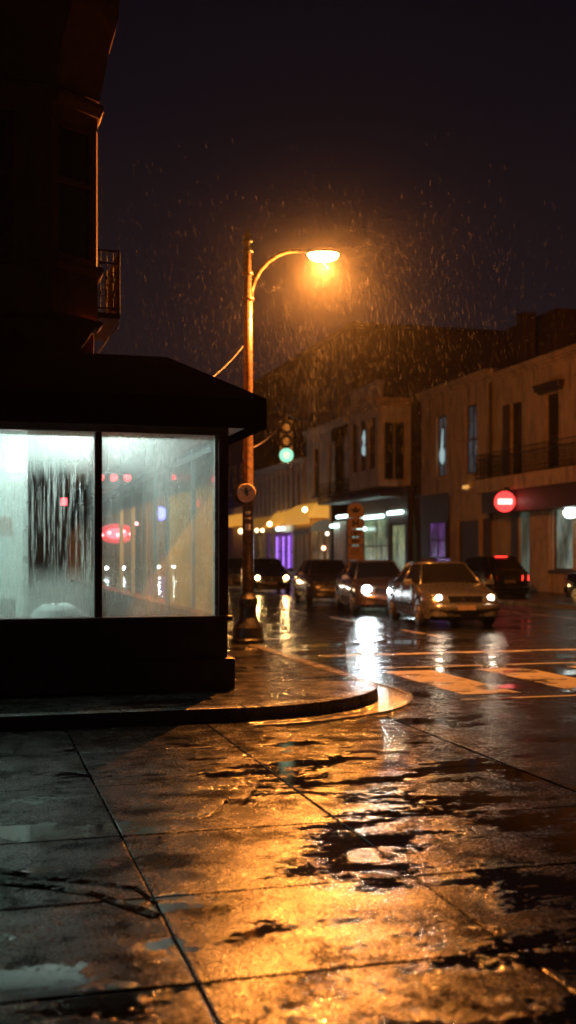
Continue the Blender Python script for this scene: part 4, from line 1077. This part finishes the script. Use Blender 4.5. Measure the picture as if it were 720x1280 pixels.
# span wire with signals
def signal(px, py, d, col, strg, label, r=.17, grp='traffic signals hanging over the street'):
    c_ = Vector((*at(px, d)[:2], hz(py, d)))
    t_ = thing('traffic_signal', label, 'traffic light', tuple(c_), grp)
    rm_ = Matrix.Translation(c_) @ Matrix.Rotation(-TH, 4, 'Z')
    red = strg < 0; strg = abs(strg)
    zs = (0, -.42, -.84) if red else (0, .42, .84)
    h_ = MB(); h_.box(-.21, .21, .02, .28, min(zs) - .24, max(zs) + .24); h_.box(-.03, .03, .1, .16, max(zs) + .24, max(zs) + .42)
    tf(h_, rm_).build('housing', M['iron'], t_, bevel=.02)
    for i, z__ in enumerate(zs):
        l_ = MB().lathe((0, 0, z__), [(r * .5, -.03), (r, -.0), (r, .018)], 24, 'y')
        tf(l_, rm_).build('lens', glow('signal lens ' + label[:8], col, strg) if i == 0 else M['black_plastic'], t_)
    return c_ + Vector((0, 0, max(zs) + .42))
sg = signal(358, 569, 34, (.30, 1.0, .72), 1.0, 'green traffic signal hanging on a wire above the queue of cars', .215)
post_pt = Vector((px_ + .07, py_, hz(560, PD)))
bp_ = Vector((XF, Y(402), Z(402, 517)))
wr = MB()
def sag(a_, b_, s_, n_=12):
    return [tuple(a_.lerp(b_, i / n_) - Vector((0, 0, s_ * 4 * (i / n_) * (1 - i / n_)))) for i in range(n_ + 1)]
wr.tube(sag(post_pt, sg, .15), .012, 6); wr.tube(sag(sg, bp_, .35), .016, 6)
o = wr.build('span_wire', M['wire']); setp(o, 'thin overhead wire from the lamp pole to the pale grey house', 'wire')
w2 = MB()
w2.tube(sag(Vector((px_ - .07, py_, hz(432, PD))), Vector((*at(230, 15)[:2], hz(492, 15))), .1), .006, 6)
o = w2.build('tie_wire', M['wire']); setp(o, 'thin slanting wire from the lamp pole down to the shop roof', 'wire')
rd = (1.0, .035, .04)  # red bulbs added inside the shop in place of reflections on its glass
for (px, n_, lb) in ((134, 2, 'leftmost pair of added red bulbs standing in for reflections in the right window'), (151, 2, 'second added red bulb cluster standing in for reflections in the right window'), (226, 3, 'small row of added red bulbs nearest the corner standing in for reflections in the right window')):
    d_ = 15.2; c = (*at(px, d_)[:2], hz(597, d_)); t = thing('red_reflection', lb, 'lamp', c, 'red bulbs standing in for reflections in the shop glass')
    MB().tube([(c[0], c[1], c[2] + .05), (c[0], c[1], SZT + .358)], .008, 6).build('cord', M['iron'], t)
    MB().box(c[0] - .12, c[0] + .12, c[1] - .03, c[1] + .03, c[2] + .04, c[2] + .07).build('bracket', M['iron'], t)
    for k_ in range(n_):
        xx = c[0] - .09 + .18 * k_ / (n_ - 1); rr0 = .05 if n_ == 2 else .035
        MB().lathe((xx, c[1], c[2]), [(.01, -rr0), (rr0 * .8, -rr0 * .6), (rr0, 0), (rr0 * .8, rr0 * .6), (.01, rr0)], 14).build('bulb', glow('red reflection bulb', rd, 7.0 if n_ == 2 else 4.0), t, smooth=True)
# added red oval: glowing discs imitate a red glow blurred by the mist
d_ = 34.0; c = (*at(146, d_)[:2], hz(667, d_))
ps = thing('red_glow_sign', 'red oval on a post added to imitate a blurred red glow in the steamed right window', 'sign', (c[0], c[1], KERB))
m_ = MB().lathe((0, 0, 0), [(.50, -.08), (.56, 0), (.50, .08)], 32, 'y'); m_.v = [(v[0], v[1], v[2] * .55) for v in m_.v]
tf(m_, Matrix.Translation(c) @ Matrix.Rotation(-TH, 4, 'Z')).build('face', glow('red oval glow', (1.0, .03, .06), 1.6), ps, smooth=False)
m_ = MB().lathe((0, -.09, 0), [(.30, -.02), (.34, 0), (.30, .02)], 28, 'y'); m_.v = [(v[0], v[1], v[2] * .5) for v in m_.v]
tf(m_, Matrix.Translation(c) @ Matrix.Rotation(-TH, 4, 'Z')).build('inner_glow', glow('pink glow core', (1.0, .09, .14), 6.0), ps)
for dx_, dz_ in ((-.42, -.05), (-.2, .02), (.05, -.04), (.22, .06), (.44, -.02), (.62, .30)):
    m_ = MB().lathe((dx_, -.13, dz_), [(.01, -.05), (.05, 0), (.01, .05)], 10, 'y'); tf(m_, Matrix.Translation(c) @ Matrix.Rotation(-TH, 4, 'Z')).build('bulb', glow('red sign bulb', (1.0, .16, .18), 22.0), ps)
MB().tube([(c[0], c[1] + .14, KERB), (c[0], c[1] + .14, c[2] + .2)], .04, 8).build('post', M['iron'], ps)
c = (*at(201, 110)[:2], hz(642, 110))
bs = thing('blue_light', 'round blue light seen through the steamed right window', 'light', c)
disc(MB(), c, .62, .2, 24, 'y', -TH).build('lens', glow('blue lamp', (.12, .12, 1.0), 12.0), bs)
MB().tube([(c[0], c[1] + .3, c[2]), (XF + .1, c[1] + 3, c[2] + .4)], .06, 6).build('bracket', M['iron'], bs)

# ------------------------------------------------------------------ cars
def smooth_interp(x, pts):
    if x <= pts[0][0]: return pts[0][1]
    for (a_, va), (b_, vb) in zip(pts, pts[1:]):
        if x <= b_:
            t_ = (x - a_) / (b_ - a_); return va + (vb - va) * t_
    return pts[-1][1]
def make_car(name, label, paint, head=None, tail=None, hatch=False, Lc=4.35, Wc=1.72, Hc=1.43, heads=(1, 1), hr=1.0, group='cars queuing in the wet street', plate_on=True, fog=None, detail=True):
    t = thing(name, label, 'car', (0, 0, 0), group)
    hl_ = Lc / 2; hw = Wc / 2
    rb_ = 1.98 if hatch else 1.52          # rear glass base
    rr_ = 1.35 if hatch else 0.78          # roof rear end
    top = [(-hl_, .50), (-hl_ + .03, .62), (-hl_ + .10, .70), (-hl_ + .30, .765), (-1.25, .88), (-1.0, .935), (1.0, .97), (1.5, 1.0 if not hatch else .97), (hl_ - .14, .985), (hl_ - .05, .93), (hl_, .62)]
    wid = [(-hl_, .60), (-hl_ + .04, .70), (-hl_ + .12, .77), (-hl_ + .35, .83), (-1.2, .855), (0, .86), (1.3, .855), (hl_ - .25, .81), (hl_ - .06, .72), (hl_, .62)]
    aF, aR, ar, wz = -1.33, 1.30, .365, .31
    def zb_(y):
        z__ = .20 + (.06 if abs(y) > hl_ - .15 else 0)
        for c_ in (aF, aR):
            if abs(y - c_) < ar: z__ = max(z__, wz + math.sqrt(ar * ar - (y - c_) ** 2))
        return z__
    st = set()
    y_ = -hl_
    while y_ < hl_ + 1e-6: st.add(round(y_, 4)); y_ += Lc / 44
    for c_ in (aF, aR):
        for k_ in range(13): st.add(round(c_ - ar * math.cos(math.pi * k_ / 12), 4))
        st.add(round(c_ - ar - .004, 4)); st.add(round(c_ + ar + .004, 4))
    for q_ in (.02, .05, .09, .14): st.add(round(-hl_ + q_, 4)); st.add(round(hl_ - q_, 4))
    st.add(round(hl_, 4)); st = sorted(st)
    vs = []; fs = []
    for y_ in st:
        w_ = smooth_interp(y_, wid) * hw / .86; zt__ = smooth_interp(y_, top) * Hc / 1.43; z0__ = zb_(y_)
        half = [(w_ * .955, z0__), (w_ * .99, max(z0__ + .01, .36)), (w_, max(z0__ + .02, .52)), (w_ * .992, max(z0__ + .03, min(.70, zt__ - .10))), (w_ * .955, max(z0__ + .04, zt__ - .055)),
                (w_ * .90, zt__ - .008), (w_ * .80, zt__ + .012), (w_ * .45, zt__ + .030), (0, zt__ + .038)]
        ring = [(-x_, y_, z__) for x_, z__ in half] + [(x_, y_, z__) for x_, z__ in half[-2::-1]]
        vs += ring
    n_ = 17
    for i in range(len(st) - 1):
        for k_ in range(n_ - 1): fs.append((i*n_ + k_, i*n_ + k_ + 1, (i+1)*n_ + k_ + 1, (i+1)*n_ + k_))
    fs.append(tuple(range(n_))); fs.append(tuple((len(st)-1)*n_ + k_ for k_ in range(n_))[::-1])
    m_ = MB(); m_.add(vs, fs); bo = m_.build('body', paint, t, smooth=True)
    es = bo.modifiers.new('es', 'EDGE_SPLIT'); es.split_angle = R(38)
    MB().box(-.62, .62, -hl_ + .12, hl_ - .12, .17, .60).build('underbody', M['black_plastic'], t)
    # greenhouse
    bz = .95 * Hc / 1.43; rz = Hc
    A = [(-.70, -1.04), (-.79, -.70), (-.80, .3), (-.79, rb_ - .45), (-.62, rb_)]
    rt = [(-.50, -.36), (-.57, -.22), (-.585, .25), (-.57, rr_ - .15), (-.50, rr_)]
    def P(i, side, lvl, off=0.0):
        x_, y_ = (A if lvl == 0 else rt)[i]
        z__ = (bz + (.0 if i else -.03)) if lvl == 0 else rz - .045
        return Vector((x_ * side * hw / .86 * (1 + off), y_, z__))
    # dark inner cabin (glass) as separate panes
    def quad(name_, pts, mat, th=.012):
        a_, b_, c_, d_ = [Vector(p_) for p_ in pts]; nn = (b_ - a_).cross(d_ - a_).normalized() * th
        MB().hexa([a_, b_, c_, d_], [a_ + nn, b_ + nn, c_ + nn, d_ + nn]).build(name_, mat, t)
    quad('windscreen', [P(0, 1, 0), P(0, -1, 0), P(0, -1, 1), P(0, 1, 1)], M['car_glass'])
    quad('rear_window', [P(4, -1, 0), P(4, 1, 0), P(4, 1, 1), P(4, -1, 1)], M['car_glass'])
    for s_ in (-1, 1):
        m_ = MB(); vs = [P(i, s_, 0) for i in range(5)] + [P(i, s_, 1) for i in range(5)]
        m_.add(vs, [(i, i+1, i+6, i+5) for i in range(4)]); m_.build('side_window', M['car_glass'], t)
        for i, rad in ((0, .028), (4, .034), (3, .03)): MB().tube([P(i, s_, 0, .01), P(i, s_, 1, .01)], rad, 6).build('pillar', paint, t, smooth=True)
        a_ = Vector((.803 * s_ * hw / .86, .18, bz)); b_ = Vector((.588 * s_ * hw / .86, .22, rz - .045)); MB().tube([a_, b_], .026, 6).build('pillar', paint, t, smooth=True)
    # roof
    m_ = MB(); rings = []
    for (k_, z__) in ((1.05, rz - .06), (1.04, rz - .03), (.90, rz - .005), (.5, rz + .012)):
        cyy = (rt[0][1] + rt[4][1]) / 2; pts = []
        seq = [(x_, y_) for x_, y_ in rt] + [(-x_, y_) for x_, y_ in rt[::-1]]
        rings.append([(x_ * hw / .86 * k_, cyy + (y_ - cyy) * (k_ if k_ < 1 else 1 + (k_ - 1) * .6), z__) for x_, y_ in seq])
    ring_loft(m_, rings); m_.build('roof', paint, t, smooth=True)
    # wheels
    for (c_, nm) in ((aF, 'wheel'), (aR, 'wheel')):
        for s_ in (-1, 1):
            x_ = s_ * (hw - .10)
            ty = MB().lathe((x_, c_, wz), [(.20, -.10), (.285, -.10), (.312, -.07), (.315, 0), (.312, .07), (.285, .10), (.20, .10)], 26, 'x').build('wheel', M['tyre'], t, smooth=False)
            rm_ = MB().lathe((x_ + s_ * .085, c_, wz), [(.205, -.02), (.21, .012), (.19, .018), (.185, -.01)], 26, 'x')
            for k_ in range(7):
                a_ = 2 * math.pi * k_ / 7; ca, sa = math.cos(a_), math.sin(a_)
                p0 = Vector((x_ + s_ * .095, c_ + .03 * ca, wz + .03 * sa)); p1 = Vector((x_ + s_ * .092, c_ + .195 * ca, wz + .195 * sa)); rm_.tube([p0, p1], [.03, .022], 5)
            rm_.lathe((x_ + s_ * .09, c_, wz), [(.05, -.02), (.05, .02)], 12, 'x')
            rm_.build('rim', M['rim'], ty)
    # front: headlights, grille, bumper, plate
    yf = -hl_
    for i, s_ in enumerate((-1, 1)):
        m_ = MB(); sc = hw / .86
        m_.hexa([(s_ * .44 * sc, yf + .030, .585), (s_ * .70 * sc, yf + .085, .60), (s_ * .70 * sc, yf + .20, .60), (s_ * .44 * sc, yf + .16, .585)],
                [(s_ * .42 * sc, yf + .085, .695), (s_ * .72 * sc, yf + .150, .735), (s_ * .72 * sc, yf + .24, .735), (s_ * .42 * sc, yf + .2, .695)])
        hm = M['lens_off']; ho = m_.build('headlight', hm, t, bevel=.015)
        if head and heads[i]:
            cx_ = s_ * .58 * sc
            MB().lathe((cx_, yf + .062, .652), [(.01, -.035), (.06 * hr, -.025), (.075 * hr, 0), (.07 * hr, .03)], 18, 'y').build('bulb', head, ho, smooth=True)
        m_ = MB(); m_.hexa([(s_ * .44 * sc, hl_ - .12, .70), (s_ * .76 * sc, hl_ - .22, .70), (s_ * .72 * sc, hl_ - .045, .70), (s_ * .44 * sc, hl_ + .004, .70)],
                         [(s_ * .46 * sc, hl_ - .14, .88), (s_ * .765 * sc, hl_ - .24, .88), (s_ * .72 * sc, hl_ - .06, .88), (s_ * .46 * sc, hl_ - .022, .88)])
        m_.build('taillight', tail if (tail and i == 0) else M['lens_red_off'], t, bevel=.01)
        m_ = MB(); m_.tube([(s_ * .80 * sc, -.86, .93), (s_ * .90 * sc, -.88, .97)], .02, 6)
        m_.hexa([(s_ * .88 * sc, -.93, .91), (s_ * 1.06 * sc, -.90, .92), (s_ * 1.06 * sc, -.82, .92), (s_ * .88 * sc, -.82, .91)], [(s_ * .88 * sc, -.93, 1.04), (s_ * 1.04 * sc, -.90, 1.03), (s_ * 1.04 * sc, -.82, 1.03), (s_ * .88 * sc, -.82, 1.04)])
        m_.build('mirror', paint, t, bevel=.02)
        if detail:
            m_ = MB()
            for y_ in (-.80, .22, 1.02): m_.box(s_ * (hw * .985), s_ * (hw * 1.004), y_, y_ + .012, .30, .90)
            m_.build('door_seam', M['black_plastic'], t)
            for y_ in (.02, .86): MB().box(s_ * (hw * .99), s_ * (hw * 1.02), y_, y_ + .15, .80, .825).build('door_handle', M['chrome'], t)
            MB().box(s_ * (hw * .99), s_ * (hw * 1.012), -.93, .93, .46, .50).build('side_trim', M['chrome'] if paint.name.startswith('silver') else M['black_plastic'], t)
        if fog: MB().lathe((s_ * .60 * sc, yf + .03, .36), [(.01, -.02), (.05, -.01), (.05, .02)], 14, 'y').build('fog_lamp', fog, t)
    g_ = MB(); 
    for k_ in range(5): g_.box(-.36, .36, yf - .004 + .006 * k_, yf + .10, .565 + k_ * .026, .579 + k_ * .026)
    g_.box(-.38, .38, yf + .028, yf + .11, .56, .70); g_.build('grille', M['black_plastic'], t)
    MB().lathe((0, yf + .005, .635), [(.045, -.012), (.05, 0), (.045, .012)], 16, 'y').build('badge', M['chrome'], t)
    bm_ = MB(); pts = []
    for k_ in range(9):
        x_ = -.76 * hw / .86 + 1.52 * hw / .86 * k_ / 8; pts.append((x_, yf - .02 + .16 * (abs(x_) / .8) ** 3, .45))
    m_ = MB(); m_.tube(pts, .075, 8); m_.v = [(v[0], v[1], .45 + (v[2] - .45) * 1.25) for v in m_.v]; m_.build('bumper', paint, t, smooth=True)
    MB().box(-.42, .42, yf + .0, yf + .1, .255, .34).build('air_intake', M['black_plastic'], t)
    if plate_on:
        MB().box(-.20, .20, yf - .115, yf - .098, .40, .50).build('number_plate', M['plate'], t)
        MB().box(-.20, .20, hl_ + .01, hl_ + .03, .62, .72).build('number_plate', M['plate'], t)
    m_ = MB(); pts = [( -.74 * hw / .86 + 1.48 * hw / .86 * k_ / 8, hl_ + .02 - .14 * (abs(-1 + k_ / 4)) ** 3, .45) for k_ in range(9)]
    m_.tube(pts, .075, 8); m_.v = [(v[0], v[1], .45 + (v[2] - .45) * 1.25) for v in m_.v]; m_.build('rear_bumper', paint, t, smooth=True)
    if detail:
        for s_ in (-.35, .25):
            MB().tube([(s_, -1.02, .945), (s_ + .38, -.78, 1.09)], .008, 5).build('wiper', M['black_plastic'], t)
    if tail: MB().box(-.22, .22, rr_ + .03, rr_ + .07, Hc - .045, Hc - .015).build('brake_light', tail, t)
    return t
silver = pm('silver car paint', (0.25, 0.25, 0.26), 0.24, 0.8, 0.06, 40, 0.0, coat=1.0)
bronze = pm('bronze car paint', (0.22, 0.17, 0.14), 0.28, 0.7, 0.06, 40, 0.0, coat=1.0)
darkp = pm('dark blue car paint', (0.045, 0.045, 0.055), 0.25, 0.6, 0.06, 40, 0.0, coat=1.0)
greyp = pm('grey car paint', (0.16, 0.15, 0.15), 0.28, 0.7, 0.06, 40, 0.0, coat=1.0)
blackp = pm('black car paint', (0.010, 0.010, 0.011), 0.20, 0.0, 0.06, 40, 0.0, coat=1.0)
H_soft = glow('soft headlight', (1.0, .82, .58), 26)
H_white = glow('white headlight', (.82, .97, 1.0), 420)
H_amber = glow('amber headlight', (1.0, .55, .18), 520)
H_amb2 = glow('amber lamp', (1.0, .45, .10), 60)
H_far = glow('far headlight', (.85, .97, 1.0), 600)
T_red = glow('red tail light', (1.0, .03, .02), 5)
def beam(t, x, power, col):
    l_ = bpy.data.lights.new('headlight beam', 'SPOT'); l_.energy = power; l_.color = col; l_.spot_size = R(70); l_.spot_blend = .8; l_.shadow_soft_size = .06
    o_ = bpy.data.objects.new('headlight_beam', l_); COL.objects.link(o_); o_.parent = t
    o_.location = (x, -2.26, .65); o_.rotation_euler = (R(86), 0, R(180))
def place(t, px, d, rot):      # front centre seen in column px at depth d
    q_ = at(px, d)
    a_ = R(rot); half = 2.17
    t.location = (q_[0] - math.sin(a_) * half * 1.0, q_[1] + math.cos(a_) * half, 0)
    t.rotation_euler = (0, 0, a_)
    return t
c1_ = place(make_car('silver_car', 'silver sedan with dim headlights at the front of the queue', silver, H_soft), 582, 24.2, -8)
c2_ = place(make_car('bronze_car', 'brownish sedan with one dazzling white headlight second in the queue', bronze, H_white, hr=1.6, heads=(1, 0)), 486, 29.8, -9)
place(make_car('dark_car', 'dark sedan with its lights off third in the queue', greyp, None), 420, 36, -8)
place(make_car('oncoming_car', 'dark car with amber headlights just right of the lamp pole', darkp, H_amber, plate_on=True, detail=False, group='oncoming cars farther up the street'), 340, 45, -7)
place(make_car('oncoming_car', 'dark car with amber headlights and fog lamps glimpsed left of the lamp pole', darkp, H_amber, fog=H_amb2, detail=False, group='oncoming cars farther up the street'), 297, 50, -6)
place(make_car('distant_car', 'car with white headlights glimpsed through the left of the steamed right window', darkp, H_far, detail=False, group='distant cars seen through the steamed glass'), 144, 78, 0)
place(make_car('distant_car', 'car with white headlights glimpsed through the middle of the steamed right window', darkp, H_far, detail=False, group='distant cars seen through the steamed glass'), 208, 84, 0)
for x_ in (-.58, .58): beam(c1_, x_, 10, (1, .82, .6))
beam(c2_, -.58, 90, (.85, .97, 1)); beam(c2_, .58, 60, (.85, .97, 1))
bk = make_car('black_hatchback', 'black hatchback with red tail light parked behind the silver sedan', blackp, None, T_red, hatch=True, Hc=1.55, group='cars parked at the far kerb')
q = at(643, 38.5); bk.location = (q[0], q[1] + 2.2, 0); bk.rotation_euler = (0, 0, R(180 - 4))
bk2 = make_car('parked_car', 'black car parked at the far kerb cut off by the right edge', blackp, None, None, group='cars parked at the far kerb')
q = at(815, 33.2); bk2.location = (q[0], q[1] + 1.5, 0); bk2.rotation_euler = (0, 0, R(4))

# ------------------------------------------------------------------ rain
rm_, rn, rl, rbs = nt('falling rain')
rn.remove(rbs)
ro = rn['Material Output']
tlc = rn.new('ShaderNodeBsdfTranslucent'); tlc.inputs[0].default_value = (.9, .9, .9, 1)
gls = rn.new('ShaderNodeBsdfDiffuse'); gls.inputs[0].default_value = (.9, .9, .9, 1)
trn = rn.new('ShaderNodeBsdfTransparent')
ms = rn.new('ShaderNodeMixShader'); ms.inputs[0].default_value = .4; rl.new(tlc.outputs[0], ms.inputs[1]); rl.new(gls.outputs[0], ms.inputs[2])
m3 = rn.new('ShaderNodeMixShader'); m3.inputs[0].default_value = .05; rl.new(trn.outputs[0], m3.inputs[1]); rl.new(ms.outputs[0], m3.inputs[2])
rl.new(m3.outputs[0], ro.inputs['Surface'])
rn_mb = MB()
rng = random.Random(11)
def drop(x, y, z, ln, w_):
    lean = .06
    a_ = rng.uniform(0, 3.14); vs = []
    for zz, lx in ((z, 0), (z - ln, lean * ln)):
        for k_ in range(3):
            an = a_ + 2.094 * k_; vs.append((x + lx + w_ * math.cos(an), y + w_ * math.sin(an), zz))
    n0 = len(rn_mb.v); rn_mb.v += vs
    for k_ in range(3): rn_mb.f.append((n0 + k_, n0 + (k_+1) % 3, n0 + 3 + (k_+1) % 3, n0 + 3 + k_))
for i in range(14000):
    a_ = rng.uniform(0, 2 * math.pi); rad = abs(rng.gauss(0, 1)) * 3.0
    x_ = hc.x + .6 + rad * math.cos(a_); y_ = hc.y + 2.5 + rad * math.sin(a_) * 1.6
    z__ = 6.9 - abs(rng.gauss(0, 1)) * 2.6 + rng.gauss(0, 1) * .7
    if z__ < .2 or y_ < 14.5: continue
    if x_ < FX + .05 and z__ < 4.3: continue
    drop(x_, y_, z__, rng.uniform(.03, .10), rng.uniform(.0006, .0010))
o = rn_mb.build('rain', rm_)
setp(o, 'fine rain streaks falling through the lamp light', 'rain', kind='stuff')
